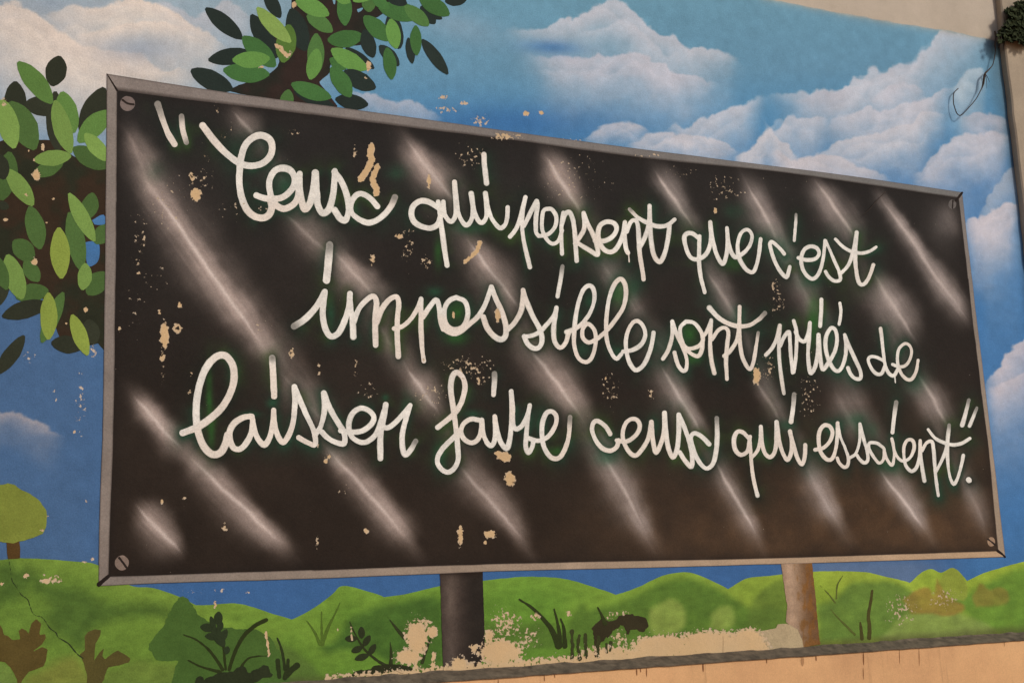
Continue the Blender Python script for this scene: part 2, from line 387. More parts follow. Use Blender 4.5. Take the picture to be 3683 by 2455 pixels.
# cloud, tile, upper edge of one airbrushed puff, fade depth, colour, strength
RIDGES = [
 ('L', 's', '-900,-900 200,-930 800,-930 1350,-900', 980, (190, 190, 194), .93),
 ('L', 'a', '1020,10 1150,10 1250,60 1340,110 1450,60 1560,0 1640,40 1700,80 1760,160', 90, (200, 196, 200), .7),
 ('L', 'a', '-300,200 -100,60 0,30 100,20 200,60 300,110 370,180 450,230 560,290 680,330 780,360 900,370 960,370 1020,400 1070,450 1150,480 1250,475 1340,500', 130, WM, .95),
 ('L', 'a', '260,95 330,85 390,75 440,40 500,25 600,40 720,30 850,0 1000,-5 1100,20 1180,60 1250,110 1300,150 1360,180 1430,220 1500,280 1580,335', 95, WM, .95),
 ('L', 'a', '500,235 620,215 740,190 850,160 950,140 1060,140 1180,160 1290,190', 48, (226, 208, 194), .8),
 ('L', 'a', '-60,150 60,120 180,150 260,220 360,300 440,340', 90, (220, 206, 194), .6),
 ('S', 'b', '600,625 700,640 850,660 950,690 1060,700 1170,740 1290,800', 60, LV, .9),
 ('C', 'c', '-60,215 100,190 230,185 310,160 380,115 430,130 500,90 600,35 690,5 760,15 830,80 900,125 980,190 1030,240 1110,240 1160,300 1210,325 1290,315 1400,335 1500,370 1580,420 1640,490', 82, WH, .95),
 ('C', 'c', '1180,350 1240,325 1300,320 1400,340 1500,375 1570,430', 40, (206, 204, 210), .5),
 ('C', 'c', '80,365 250,390 400,400 530,395 570,370 600,355 640,380 720,370 790,355 850,345 930,370 980,420 1050,430 1120,485 1200,505 1330,550 1450,590', 62, (202, 201, 211), .95),
 ('C', 'c', '430,440 600,430 800,410 1000,470 1200,540', 80, LV, .3),
 ('B', 'c', '470,965 560,905 640,860 730,828 820,840 880,860 960,920', 38, (204, 200, 206), .95),
 ('B', 'c', '1040,920 1090,860 1130,845 1190,875 1240,850 1300,815 1350,800 1450,755 1530,740 1620,700 1690,665 1765,655', 60, WH, .95),
 ('B', 'c', '770,1020 880,960 960,925 1050,915 1200,915 1320,935 1450,970 1580,1040', 50, (208, 202, 206), .95),
 ('B', 'd', '-30,665 60,640 180,640 240,625 330,630 430,610 520,595 570,560 600,520 660,540 700,470 740,465 800,490 900,430 1010,420 1060,370 1100,330 1130,280 1160,245 1210,220 1300,228 1400,240 1500,262 1590,290', 85, WH, .96),
 ('B', 'd', '480,640 560,610 640,580 720,540 850,480 1000,440 1080,380', 36, (206, 204, 212), .6),
 ('B', 'd', '150,690 300,650 480,620 600,590', 60, LV, .5),
 ('B', 'd', '700,690 760,640 840,590 930,560 1010,580 1060,625 1090,660', 52, (198, 198, 208), .9),
 ('B', 'd', '1270,610 1300,560 1340,500 1400,460 1460,455 1520,490', 90, (184, 198, 208), .85),
 ('B', 'd', '380,890 460,815 560,790 640,760 690,735 760,765 850,745 950,720 1060,690 1150,640 1220,600 1290,610', 62, (206, 204, 212), .95),
 ('B', 'd', '-30,800 40,890 90,850 130,795 180,785 220,810 330,800 430,815', 60, WH, .9),
 ('B', 'd', '-60,930 0,880 30,880 60,930 100,980 150,1000 220,1080', 50, (212, 206, 208), .8),
 ('B', 'd', '230,1080 400,1030 480,970 560,945 640,920 720,915 800,900 900,855 1000,840 1060,770 1150,760 1240,800', 80, (208, 206, 212), .95),
 ('B', 'c', '1520,1100 1570,1050 1640,1010 1700,950 1760,890 1800,860', 45, (210, 206, 210), .95),
 ('B', 'd', '-20,1070 60,1030 150,1080 240,1090 330,1060 430,1060 520,1090 600,1130 700,1165 860,1240', 95, (206, 200, 204), .95),
 ('B', 'd', '1310,820 1390,800 1450,770 1540,770 1620,800 1670,850', 70, LV, .85),
 ('B', 'd', '980,1210 1030,1170 1060,1160 1100,1090 1160,1040 1230,980 1290,950 1360,930 1410,935 1460,920 1540,895 1620,920 1700,980', 85, (204, 202, 210), .95),
 ('R', 'd', '1440,1480 1480,1440 1510,1360 1570,1290 1620,1210 1660,1150 1720,1130 1800,1150', 110, (178, 188, 202), .8),
 ('R', 'd', '1340,1560 1370,1500 1420,1490 1480,1500 1540,1440 1600,1410 1660,1400 1740,1430', 60, (208, 202, 208), .95),
 ('R', 'y', '440,290 450,235 500,230 560,215 620,180 700,155 760,180', 60, (204, 198, 204), .9),
 ('Q', 's', '3530,1410 3560,1350 3590,1320 3620,1270 3660,1240 3710,1215 3790,1200', 90, (206, 198, 204), .95),
 ('Q', 's', '3545,1400 3600,1385 3660,1345 3720,1330', 60, (210, 200, 204), .7),
 ('W', 's', '-160,1520 -60,1490 10,1480 50,1478 100,1500 160,1530 235,1580', 30, DU, .9)]
RID = []
for cl, ti, s, fd, colr, st in RIDGES:
    L = smooth(pts(ti, s), 5); RID.append((cl, L, fd, np.array(colr, float), st))
for cl, L, fd, colr, st in list(RID):
    if cl in 'BCLR' and fd < 140 and st > .8:
        for k in (1, 2):
            i0 = int(len(L) * random.uniform(0, .45)); i1 = int(len(L) * random.uniform(.6, 1)); q = L[i0:i1].copy()
            if len(q) < 8: continue
            q[:, 1] += fd * (.38 * k) + random.uniform(-6, 6); q[:, 0] += random.uniform(-40, 40)
            q[:, 1] += 16 * np.sin(q[:, 0] / random.uniform(28, 46) + random.uniform(0, 6)) * np.sin(np.linspace(0, 3.14, len(q)))
            RID.append((cl, q, fd * random.uniform(.28, .42), np.minimum(colr + 7, 232), st * random.uniform(.42, .62)))
def sky_paint(u, v, alphas=None):
    c = sky_base(u, v)
    uw = u + 10 * (fbm(u, v, 90, 3) - .5); vw = v + 10 * (fbm(u + 900, v + 300, 60, 3) - .5)
    bil = 13 * np.abs(2 * vnoise(u + 31, v * 1.3, 62) - 1) + 8 * np.abs(2 * vnoise(u + 7, v * 1.2 + 400, 27) - 1) + 4 * np.abs(2 * vnoise(u, v + 90, 13) - 1) - 9
    puff = fbm(u * .8 + 70, v + 11, 130, 5)
    soft = fbm(u + 600, v + 700, 300, 3)
    for cl, L, fd, colr, st in RID:
        lo = L.min(0) - 40; hi = L.max(0) + np.array([60, 6.0 * fd])
        m = np.where((u > lo[0]) & (u < hi[0]) & (v > lo[1]) & (v < hi[1]))[0]
        if not len(m): continue
        uu, vv = uw[m], vw[m]
        best = np.full(len(m), 1e9); sg = np.zeros(len(m)); tt = np.zeros(len(m)); n = len(L) - 1
        for i in range(n):
            a, b = L[i], L[i + 1]; d = b - a; q = d @ d + 1e-9
            t = np.clip(((uu - a[0]) * d[0] + (vv - a[1]) * d[1]) / q, 0, 1)
            dx = uu - a[0] - t * d[0]; dy = vv - a[1] - t * d[1]; dd = np.hypot(dx, dy); k = dd < best
            best = np.where(k, dd, best); sg = np.where(k, -d[1] * dx + d[0] * dy, sg); tt = np.where(k, (i + t) / n, tt)
        d = np.where(sg >= 0, best, -best) + (bil[m] if fd < 400 else 0)
        tx = (u[m] - L[0, 0]) / (L[-1, 0] - L[0, 0]); tx = .5 * tx + .5 * (tx + .12 * (soft[m] - .5)); tp = sstep(tx, -.03, .26) * sstep(1 - tx, -.03, .26)
        f = fd * (.75 + 1.1 * puff[m]) * (.25 + .95 * tp)
        dd = np.clip(d, 0, None)
        al = st * sstep(d, -4, 4 + 9 * soft[m]) * (.84 * np.exp(-dd / f * 1.15) + .16 * np.exp(-dd / f * .32) - .16 * np.exp(-dd / 8))
        al *= sstep(tx, -.02, .10) * sstep(1 - tx, -.02, .10) * (.45 + .55 * tp)
        al = np.clip(al * (.88 + .28 * puff[m]) * (1 - sstep(dd, (3.0 if fd < 400 else 1.05) * fd, (5.4 if fd < 400 else 1.9) * fd)), 0, 1)
        c[m] = c[m] * (1 - al[:, None]) + colr * al[:, None]
        if alphas is not None: alphas[cl][m] = 1 - (1 - alphas[cl][m]) * (1 - al)
    hol = np.exp(-((u - 500) / 150) ** 2 - ((v - 180) / 48) ** 2) * .55        # blue hollows inside the pale bank
    c = mix(c, np.array([150, 162, 180.]), hol)
    hol = np.exp(-((u - 185) / 60) ** 2 - ((v - 8) / 26) ** 2) * .6
    c = mix(c, np.array([150, 165, 180.]), hol)
    hol = np.exp(-((u - 1985) / 95) ** 2 - ((v - 172 - .05 * (u - 1985)) / 24) ** 2) * .8
    c = mix(c, np.array([76, 126, 178.]), hol)
    ov = np.exp(-np.clip(v - np.interp(u, [2780, 2812, 3021, 3231, 3414, 3576, 3700], [0, 5, 47, 84, 112, 146, 170]), -4, None) / 9) * sstep(u, 2700, 2800) * (.35 + .9 * fbm(u, v, 30))
    c = mix(c, np.array([176, 172, 160.]), np.clip(ov, 0, .85))
    # damp grime beside the pilaster, below the creeper
    gr = np.clip(sstep(u - (v - 160) * .10, 3520, 3618) * (1 - sstep(v, 300, 820)) * .5 + sstep(u - (v - 160) * .10, 3575, 3612) * .35, 0, 1) * (.6 + .6 * fbm(u, v, 40))
    c = mix(c, np.array([62, 66, 64.]), np.clip(gr, 0, .9))
    c *= (1 + (fbm(u + 40, v, 26, 3) - .5) * .07)[:, None]
    return c
def sky_color(u, v): return paint(np.clip(sky_paint(u, v), 0, 255))

# board outline, traced: outer and inner edge of each rail
OUT = {'top': pts('s', '384,267 650,308 920,348 1340,404 1600,440 1840,475 2248,530 2500,562 2760,596 3074,636 3459,692'),
       'right': pts('s', '3459,692 3492,980 3530,1300 3567,1600 3594,1830 3615,2002'),
       'bottom': pts('s', '354,2106 560,2097 920,2086 1243,2075 1581,2062 1840,2051 2387,2039 2760,2028 3200,2015 3615,2002'),
       'left': pts('s', '384,267 380,700 376,1100 370,1500 366,1640 357,1895 354,2106')}
INN = {'top': pts('s', '421,327 650,357 920,389 1200,424 1443,455 1640,480 1840,505 2363,575 2760,615 3048,654 3446,713'),
       'right': pts('s', '3446,713 3478,980 3515,1300 3552,1600 3572,1810 3588,1980'),
       'bottom': pts('s', '390,2072 560,2067 920,2055 1243,2046 1581,2034 1840,2025 2300,2016 2760,2006 3200,1993 3588,1980'),
       'left': pts('s', '421,327 419,600 417,820 410,1400 405,1640 396,1850 390,2072')}
BOARD = np.vstack([OUT['top'], OUT['right'][1:], OUT['bottom'][::-1][1:], OUT['left'][::-1][1:-1]])
INNER = np.vstack([INN['top'], INN['right'][1:], INN['bottom'][::-1][1:], INN['left'][::-1][1:-1]])

X0, X1, Z0, Z1, STEP = -.62, 3.345, LZ - .014, 3.122, .0034
X = np.arange(X0, X1, STEP); Z = np.arange(Z0, Z1 + .06, STEP)
gx, gz = np.meshgrid(X, Z); gu, gv = UV(gx, gz)
bs = poly_sdf(gu.ravel(), gv.ravel(), BOARD).reshape(gu.shape)
band = W(np.array([2812., 3021, 3231, 3414, 3576]), np.array([5., 47, 84, 112, 146]))
ztop = np.interp(X, band[:, 0], band[:, 2])[None] + .010 * (fbm(gu, gv, 50, 4) - .5) + .004 * (vnoise(gu, gv, 260) - .5)
fsky = np.minimum(bs + 60, (ztop - gz) * 1000)
fsky = np.minimum(fsky, 900.)
me = field_mesh('sky', fsky, X, Z, .0006, sky_color)
structure(add('sky', me, SKYM))
names = sorted({r[0] for r in RID}); al = {n: np.zeros(gu.size) for n in names}
sky_paint(gu.ravel(), gv.ravel(), al)
CL = {'L': 'wide warm white painted cloud bank above the leafy branch and board corner', 'S': 'thin lilac painted cloud strip along the top of the board under the branch',
      'C': 'painted two humped white cloud floating alone high above the board', 'B': 'largest painted cloud bank, billowing white heaps rising towards the creeper',
      'R': 'painted white cloud beside the upper corner screw, between board and pilaster', 'Q': 'small painted cloud beside the closing quotation mark, touching the pilaster',
      'W': 'dull pinkish painted cloud over the small round tree'}
for n in names:
    oth = np.max([al[k] for k in names if k != n], 0)
    f = np.minimum(al[n] - np.maximum(.34, oth), 1).reshape(gu.shape)
    f = np.minimum(f, np.minimum(bs + 50, (ztop - gz) * 1000 - 1.5))
    me = field_mesh('cloud', f, X, Z, .0011, sky_color)
    if me: tag(add('painted_cloud', me, SKYM), CL[n], 'cloud', 'clouds painted on the mural sky')

# ---------------------------------------------------------------- hills
HA = pts('s', '-620,2075 -450,2050 -300,2035 -100,2020 0,2012 87,2006 261,2017 354,2032 464,2102 551,2113 639,2142 682,2163 760,2210 860,2300')
HB = pts('s', '600,2215 660,2185 691,2176 763,2173 836,2168 894,2177 981,2206 1049,2226 1120,2262 1200,2310')
HC = pts('s', '960,2262 1010,2240 1049,2226 1097,2203 1162,2162 1200,2130 1225,2107 1264,2109 1342,2131 1381,2146 1430,2185')
HD = pts('s', '1340,2160 1381,2146 1467,2133 1581,2107 1741,2086 1840,2076 1899,2072 2016,2078 2114,2103 2215,2138 2300,2180')
HE = pts('s', '2090,2185 2150,2160 2215,2138 2290,2112 2387,2068 2473,2057 2544,2080 2618,2117 2680,2160')
HF = pts('s', '2540,2150 2618,2117 2681,2080 2760,2070 2929,2054 3097,2055 3172,2069 3270,2094 3340,2130')
HG = pts('s', '3420,2110 3486,2084 3545,2057 3683,2018 3800,1995 3900,1980')
HH = pts('s', '3240,2110 3275,2092 3309,2061 3348,2044 3384,2058 3427,2040 3466,2073 3500,2120')
GREENS = np.array([.96, 1.01, 1.03]) * np.array([(118, 140, 56), (122, 144, 56), (118, 146, 54), (116, 148, 54), (134, 154, 58), (156, 168, 60), (156, 172, 60)], float)
GU = np.array([0, 500, 1200, 1900, 2500, 3000, 3600.])
RIM = sum([[(r, d) for r in (smooth(h, 4),)] for h, d in ((HA, 0), (HB, 0), (HC, 0), (HD, 0), (HE, 0), (HF, 0), (HG, 0), (HH, 0))], [])
# darker brushed shapes: tile, points (closed), softness, colour, strength
HP = [('m', '-60,120 120,60 220,160 400,200 560,350 800,380 1050,420 1300,590 1900,610 2120,650 2080,760 1880,740 1560,740 1200,860 1080,1000 1000,1120 850,1020 700,960 620,860 560,760 640,620 540,480 430,420 400,330 300,420 200,500 60,580 -60,640', 34, (74, 100, 42), .95),
      ('m', '-60,1300 40,1310 120,1380 200,1530 180,1600 -60,1600', 6, (108, 130, 62), .8),
      ('m', '1320,1420 1500,1370 1700,1280 1900,1300 2150,1330 2230,1400 2200,1600 1250,1600', 20, (106, 122, 55), .6),
      ('m', '560,1360 900,1230 1060,1400 1080,1600 300,1600 380,1450', 26, (132, 130, 60), .7),
      ('s', '1150,2330 1215,2300 1250,2240 1300,2205 1370,2172 1450,2165 1590,2158 1590,2400 1450,2390 1330,2350 1250,2330 1180,2345', 22, (70, 102, 42), .95),
      ('s', '840,2400 960,2300 1040,2330 1150,2440 820,2460', 18, (84, 106, 50), .7),
      ('s', '1740,2230 1850,2250 1960,2240 2030,2270 2060,2210 2090,2170 2110,2190 2180,2185 2290,2140 2390,2092 2480,2078 2560,2110 2640,2152 2700,2190 2800,2190 2815,2290 2050,2330 1740,2330', 18, (86, 116, 46), .95),
      ('s', '2340,2190 2380,2165 2420,2150 2470,2200 2440,2270 2360,2290 2330,2250', 14, (142, 160, 76), .85),
      ('s', '2560,2210 2590,2180 2630,2185 2640,2240 2590,2270 2550,2250', 14, (142, 160, 76), .8),
      ('s', '2690,2200 2720,2140 2790,2090 2830,2110 2830,2280 2700,2280', 14, (96, 118, 50), .7),
      ('s', '2940,2180 3010,2150 3060,2100 3140,2088 3230,2100 3290,2140 3300,2190 3220,2240 3180,2290 3080,2300 2950,2310', 16, (100, 128, 56), .95),
      ('s', '3400,2160 3480,2130 3560,2090 3683,2040 3800,2030 3800,2280 3560,2260 3480,2210', 18, (104, 140, 54), .9),
      ('s', '3170,2290 3260,2210 3420,2200 3520,2230 3560,2280 3200,2310', 14, (134, 152, 84), .7),
      ('s', '3250,2160 3290,2125 3340,2110 3360,2140 3372,2080 3390,2120 3420,2150 3470,2180 3430,2210 3280,2205', 8, (148, 118, 58), .75),
      ('s', '3500,2140 3528,2095 3560,2118 3600,2112 3626,2130 3620,2170 3560,2180 3510,2180', 8, (140, 124, 58), .7),
      ('s', '3375,2095 3400,2050 3428,2036 3455,2062 3480,2110 3470,2160 3400,2140', 5, (140, 150, 62), .8)]
HPP = [(smooth(pts(t, s), 3), sf, np.array(c, float), st) for t, s, sf, c, st in HP]
def hill_paint(u, v):
    c = np.stack([np.interp(u, GU, GREENS[:, k]) for k in range(3)], 1)
    d = np.full(u.shape, 1e9)
    for h, _ in RIM: d = np.minimum(d, np.abs(seg_dist(u, v, h[::2])))
    inner = sstep(d, 4, 95) * (.55 + .5 * fbm(u, v, 200, 3))
    c = mix(c, c * np.array([.86, .90, .88]), inner)
    uw = u + 16 * (fbm(u, v, 50) - .5); vw = v + 16 * (fbm(u + 300, v, 50) - .5)
    for P, sf, col, st in HPP:
        lo = P.min(0) - 3 * sf; hi = P.max(0) + 3 * sf
        m = (u > lo[0]) & (u < hi[0]) & (v > lo[1]) & (v < hi[1])
        if not m.any(): continue
        q = st * sstep(-poly_sdf(uw[m], vw[m], P), -sf, sf)
        q = q * (.82 + .3 * fbm(u[m], v[m], 46))
        c[m] = c[m] * (1 - q[:, None]) + col * q[:, None]
    c *= (1 + (fbm(u, v, 34) - .5) * .16 + (fbm(u * .45 + v * .3, v - u * .1, 14, 3) - .5) * .16)[:, None]
    # splashed dirt just above the ledge
    lz = 2400 - (u - 1840) * .0722
    gr = sstep(v, lz - 34, lz + 4) * (.35 + .5 * fbm(u, v, 30)) * .8
    c = mix(c, np.array([72, 62, 46.]), np.clip(gr, 0, .85))
    return c
def hill_color(u, v): return paint(np.clip(hill_paint(u, v), 0, 255))
hy = .0018
for h, lab in ((HB, 'low light green painted hill behind the fern'), (HD, 'broad painted hill between the two posts'),
               (HC, 'steep pointed painted hill beside the dark post'), (HE, 'round dark green painted hill with yellow rim'),
               (HF, 'yellow green painted hill behind the rusty post'), (HG, 'bright painted hill running into the pilaster'),
               (HH, 'small twin humped painted hill'), (HA, 'large painted hill under the small round tree')):
    L = smooth(h, 6); lo, hi = L.min(0), L.max(0)
    def sdf(u, v, L=L, lo=lo, hi=hi):
        yr = np.interp(u, L[:, 0], L[:, 1])
        d = (yr - v) + 2.2 * (fbm(u, v, 22, 2) - .5)
        d = np.maximum(d, np.maximum(lo[0] - u, u - hi[0]))
        return np.maximum(d, -(bs_at(u, v) + 40))
    def bs_at(u, v): return poly_sdf(u.ravel(), v.ravel(), BOARD).reshape(u.shape)
    o = shape('painted_hill', sdf, (lo[0] - 5, lo[1] - 8, hi[0] + 5, 2500), .0042, hy, hill_color, MURAL)
    # keep the coat above the ledge
    structure(o); o['label'] = lab
    hy += .0003

# ---------------------------------------------------------------- painted plants on the hills
def strokes_shape(name, items, y, col, mat=MURAL, parent=None, step=.0026, rough=3.0, wk=1.0):
    """items: (tile, width0, width1, points) strokes, or (tile, 0, 0, closed polygon)"""
    geo = []
    for t, w0, w1, s in items:
        k = TILES[t][2]
        p = smooth(pts(t, s), 5) if w0 else pts(t, s)
        geo.append((p, w0 / k, w1 / k))
    allp = np.vstack([g_[0] for g_ in geo]); mw = max(max(g_[1], g_[2]) for g_ in geo) + 8
    def sdf(u, v):
        d = np.full(u.shape, 1e9)
        for p, w0, w1 in geo:
            d = np.minimum(d, seg_dist(u, v, p, w0, w1) if w0 else poly_sdf(u, v, p))
        return d + rough * (fbm(u, v, 16, 3) - .5)
    return shape(name, sdf, (allp[:, 0].min() - mw, allp[:, 1].min() - mw, allp[:, 0].max() + mw, allp[:, 1].max() + mw), step, y, flat(col, .16), mat, parent, wear if wk == 1 else (lambda u, v: wear(u, v) * wk))
def leaf_mesh(p0, p1, w, y, col, bend=0., n=11, plane=None):
    p0 = np.asarray(p0, float); p1 = np.asarray(p1, float); d = p1 - p0; nrm = np.array([-d[1], d[0]]) / (np.hypot(*d) + 1e-9)
    k = random.random() * 100
    t = np.linspace(0, 1, n); hw = .5 * w * np.power(np.sin(np.pi * np.clip(t * .97 + .015, 0, 1)), .62)
    g_ = []
    for i, tt in enumerate(t):
        c = p0 + d * tt + nrm * bend * w * math.sin(math.pi * tt)
        for s in (-1, -.55, 0, .55, 1):
            j = 1 + .10 * (vnoise(np.array([k + i * 9.]), np.array([s * 7 + 20]), 10)[0] - .5) * (abs(s) == 1)
            g_.append(c + nrm * hw[i] * s * j)
    g_ = np.array(g_); q = W(g_[:, 0], g_[:, 1], 0. if plane is None else plane); q[:, 1] = -y * COAT if plane is None else plane
    i, j = np.meshgrid(np.arange(n - 1), np.arange(4), indexing='ij'); a = (i * 5 + j).ravel()
    F = np.stack([a, a + 5, a + 6, a + 1], 1)
    if ((q[F[4, 1]] - q[F[4, 0]])[[0, 2]] @ np.array([[0, 1], [-1, 0]]) @ (q[F[4, 2]] - q[F[4, 0]])[[0, 2]]) < 0: F = F[:, ::-1]
    c = flat(col, .07, 120)(g_[:, 0], g_[:, 1])
    return make_mesh('leaf', q, [F], c, wear(g_[:, 0], g_[:, 1]))
PY = .0052
def at(t, x, y): return pts(t, f'{x},{y}')[0]

# small round tree
t = thing('painted_tree', W(55., 2010., -.004), 'small round painted tree with a lime green crown and short brown trunk', 'tree')
strokes_shape('trunk', [('r', 0, 0, '88,1200 275,1195 285,1300 282,1440 110,1450 95,1300')], PY, (84, 62, 32), MURAL, t)
strokes_shape('crown', [('r', 0, 0, '-260,1080 -340,800 -260,560 -80,440 20,400 110,385 210,410 300,470 420,520 540,610 640,740 670,840 650,1000 600,1090 470,1150 330,1190 180,1225 60,1215 -60,1200')], PY + .0005, (126, 136, 58), MURAL, t, rough=6)
# brown shrubs
t = thing('painted_shrub', W(65., 2440., -.004), 'brown painted shrub with lobed leaves at the cracked corner', 'shrub', 'brown shrubs painted on the hill')
strokes_shape('foliage', [('m', 0, 0, '-160,760 -90,860 -40,780 30,900 50,970 100,980 150,1030 200,1030 250,1020 230,920 270,890 330,920 350,970 370,900 390,830 450,770 510,830 490,940 490,970 560,960 570,1010 520,1090 400,1180 520,1120 590,1150 570,1280 540,1360 350,1430 280,1530 250,1600 215,1600 210,1520 130,1370 60,1310 -60,1290')], PY, (90, 76, 38), MURAL, t)
t = thing('painted_shrub', W(345., 2440., -.004), 'brown painted shrub with two long thick lobes', 'shrub', 'brown shrubs painted on the hill')
strokes_shape('foliage', [('m', 0, 0, '1050,1160 1050,990 1090,930 1180,900 1250,910 1240,980 1180,1080 1165,1290 1230,1190 1290,1130 1270,1230 1300,1270 1400,1190 1460,1160 1540,1210 1620,1260 1600,1310 1460,1350 1340,1370 1310,1440 1290,1520 1240,1600 1070,1600 1080,1480 1040,1330 990,1210')], PY, (86, 78, 40), MURAL, t)
# dark conical bush
t = thing('painted_bush', W(700., 2440., -.004), 'dark green pointed painted bush behind the fern', 'bush')
strokes_shape('foliage', [('s', 0, 0, '640,2150 655,2144 671,2148 690,2175 712,2210 745,2230 800,2252 860,2262 920,2262 960,2280 985,2310 1020,2370 1040,2440 1040,2500 610,2500 625,2400 640,2375 600,2376 560,2370 535,2335 535,2315 555,2285 590,2245 612,2195')], PY - .0006, (72, 100, 44), MURAL, t, step=.0034, rough=14)
# fern with arching blades and a leafy stalk
t = thing('painted_fern', W(815., 2440., -.004), 'dark painted fern with long arching blades and one leafy stalk', 'plant')
k = 0
for it in (('n', 18, 46, '345,968 500,1030 640,1140 740,1260 830,1400'), ('n', 52, 46, '1370,785 1240,850 1120,950 1030,1080 960,1240 910,1400'),
           ('n', 20, 44, '400,1285 540,1355 680,1400 800,1430'), ('n', 12, 40, '1390,1228 1250,1235 1150,1260 1090,1320 1060,1370'), ('n', 34, 30, '835,1080 850,1250 868,1400')):
    strokes_shape('blade', [it], PY + k * .0003, (46, 54, 24), MURAL, t); k += 1
for a, b, w in (((780, 680), (770, 850), 110), ((550, 870), (740, 890), 110), ((680, 740), (730, 900), 70), ((810, 800), (790, 920), 80), ((610, 985), (800, 990), 100),
                ((880, 900), (800, 1060), 90), ((760, 1080), (820, 960), 90), ((890, 1110), (870, 1210), 80), ((700, 860), (850, 1120), 130)):
    add('leaf', leaf_mesh(at('n', *a), at('n', *b), w / 3.445, PY + k * .0003, (46, 56, 34)), MURAL, t); k += 1
strokes_shape('clump', [('n', 0, 0, '480,1600 490,1500 560,1480 600,1520 660,1500 760,1450 900,1420 960,1420 1000,1370 1060,1350 1110,1370 1140,1430 1170,1440 1190,1400 1260,1390 1340,1340 1390,1360 1420,1430 1450,1460 1420,1490 1300,1520 1150,1600')], PY + k * .0003, (44, 50, 30), MURAL, t, rough=10)
t = thing('painted_grass_tuft', W(1025., 2440., -.004), 'dark painted grass tuft with one tall blade, next to the fern', 'plant', 'grass tufts painted on the hills')
for i, it in enumerate((('n', 20, 44, '1505,1010 1550,1120 1580,1250 1600,1400'), ('n', 60, 50, '1510,1290 1520,1400 1530,1490'), ('n', 80, 60, '1750,1350 1690,1400 1620,1480'), ('n', 40, 60, '1640,1280 1630,1380 1600,1500'))):
    strokes_shape('blade', [it], PY + i * .0003, (46, 54, 28), MURAL, t)
t = thing('painted_grass_tuft', W(1165., 2310., -.004), 'faint green painted grass tuft on the steep hill', 'plant', 'grass tufts painted on the hills')
for i, it in enumerate((('o', 10, 40, '775,680 720,800 660,920 610,1060'), ('o', 8, 30, '605,760 605,880 610,1050'), ('o', 10, 30, '470,850 540,950 590,1060'))):
    strokes_shape('blade', [it], PY + i * .0003, (84, 108, 40), MURAL, t)
t = thing('painted_fern', W(1400., 2400., -.004), 'painted sprig of dark leaves on a slanting stem before the bare plaster', 'plant')
for i, it in enumerate((('o', 8, 34, '860,850 920,980 1010,1120 1160,1240 1250,1270'), ('o', 8, 36, '1210,810 1280,900 1360,1000'), ('o', 8, 40, '1235,1040 1245,1150 1240,1260'), ('o', 10, 34, '1610,1000 1570,1110 1530,1230'))):
    strokes_shape('stem', [it], PY + i * .0003, (50, 56, 30), MURAL, t)
for i, (a, b, w) in enumerate((((970, 900), (975, 1010), 64), ((820, 1010), (930, 1010), 64), ((1050, 980), (990, 1080), 60), ((880, 1130), (980, 1090), 64), ((1100, 1060), (1040, 1160), 60), ((910, 1200), (1040, 1160), 64))):
    add('leaf', leaf_mesh(at('o', *a), at('o', *b), w / 2.5576, PY + .0015 + i * .0003, (48, 54, 32)), MURAL, t)
strokes_shape('clump', [('o', 0, 0, '840,1370 900,1320 960,1300 1060,1290 1090,1260 1200,1250 1310,1250 1400,1260 1440,1290 1410,1330 1330,1330 1290,1300 1200,1320 1060,1350 960,1360 930,1340')], PY + .004, (46, 48, 28), MURAL, t, rough=10)
t = thing('painted_grass_tuft', W(2010., 2320., -.004), 'three dark painted grass blades leaning beside peeled plaster', 'plant', 'grass tufts painted on the hills')
for i, it in enumerate((('p', 16, 60, '70,650 190,730 300,840 380,950 430,1080'), ('p', 14, 50, '390,740 420,860 440,980 440,1080'), ('p', 14, 46, '450,830 480,920 490,1080'))):
    strokes_shape('blade', [it], PY + i * .0003, (48, 56, 26), MURAL, t)
t = thing('painted_bush', W(2240., 2330., -.004), 'blackish painted bush with peeling drips between the posts', 'bush')
strokes_shape('foliage', [('p', 0, 0, '750,1010 740,920 770,870 840,830 900,850 960,830 1010,790 1100,790 1190,800 1240,840 1260,890 1220,960 1150,920 1090,930 1070,1000 1040,910 1000,890 950,930 920,970 870,1000 850,1040 820,1030 800,1140 770,1190 760,1100')], PY, (56, 50, 32), MURAL, t, rough=16, wk=.8)
for i, s in enumerate(('555,940 560,1060 555,1190', '620,980 610,1080 630,1200', '680,980 680,1080 690,1190', '800,1000 790,1080 800,1180', '910,1050 905,1120', '870,1060 875,1140')):
    strokes_shape('drip', [('p', 34, 26, s)], PY + .0004 * (i + 1), (60, 64, 34), MURAL, t, rough=10, wk=.62)
strokes_shape('blade', [('p', 10, 40, '790,720 830,800 860,870')], PY + .0035, (52, 58, 28), MURAL, t)
t = thing('painted_bush', W(3120., 2290., -.004), 'thin painted bush with two dark stems beside the rusty post', 'bush')
for i, it in enumerate((('q', 22, 40, '960,570 945,680 925,800 935,900 930,1000'), ('q', 20, 34, '850,860 860,940 865,1010'), ('q', 8, 22, '580,740 640,810 720,890 800,970'), ('q', 6, 14, '480,520 560,600 620,680'), ('q', 6, 16, '690,430 640,520 630,640'))):
    strokes_shape('stem', [it], PY + i * .0003, (92, 100, 46) if i > 1 else (74, 70, 34), MURAL, t)
# grey patch where somebody repainted the foot of the rusty post
PATCH = pts('s', '2600,2284 2700,2272 2790,2258 2796,2244 2828,2241 2868,2262 2884,2300 2890,2334 2600,2360')

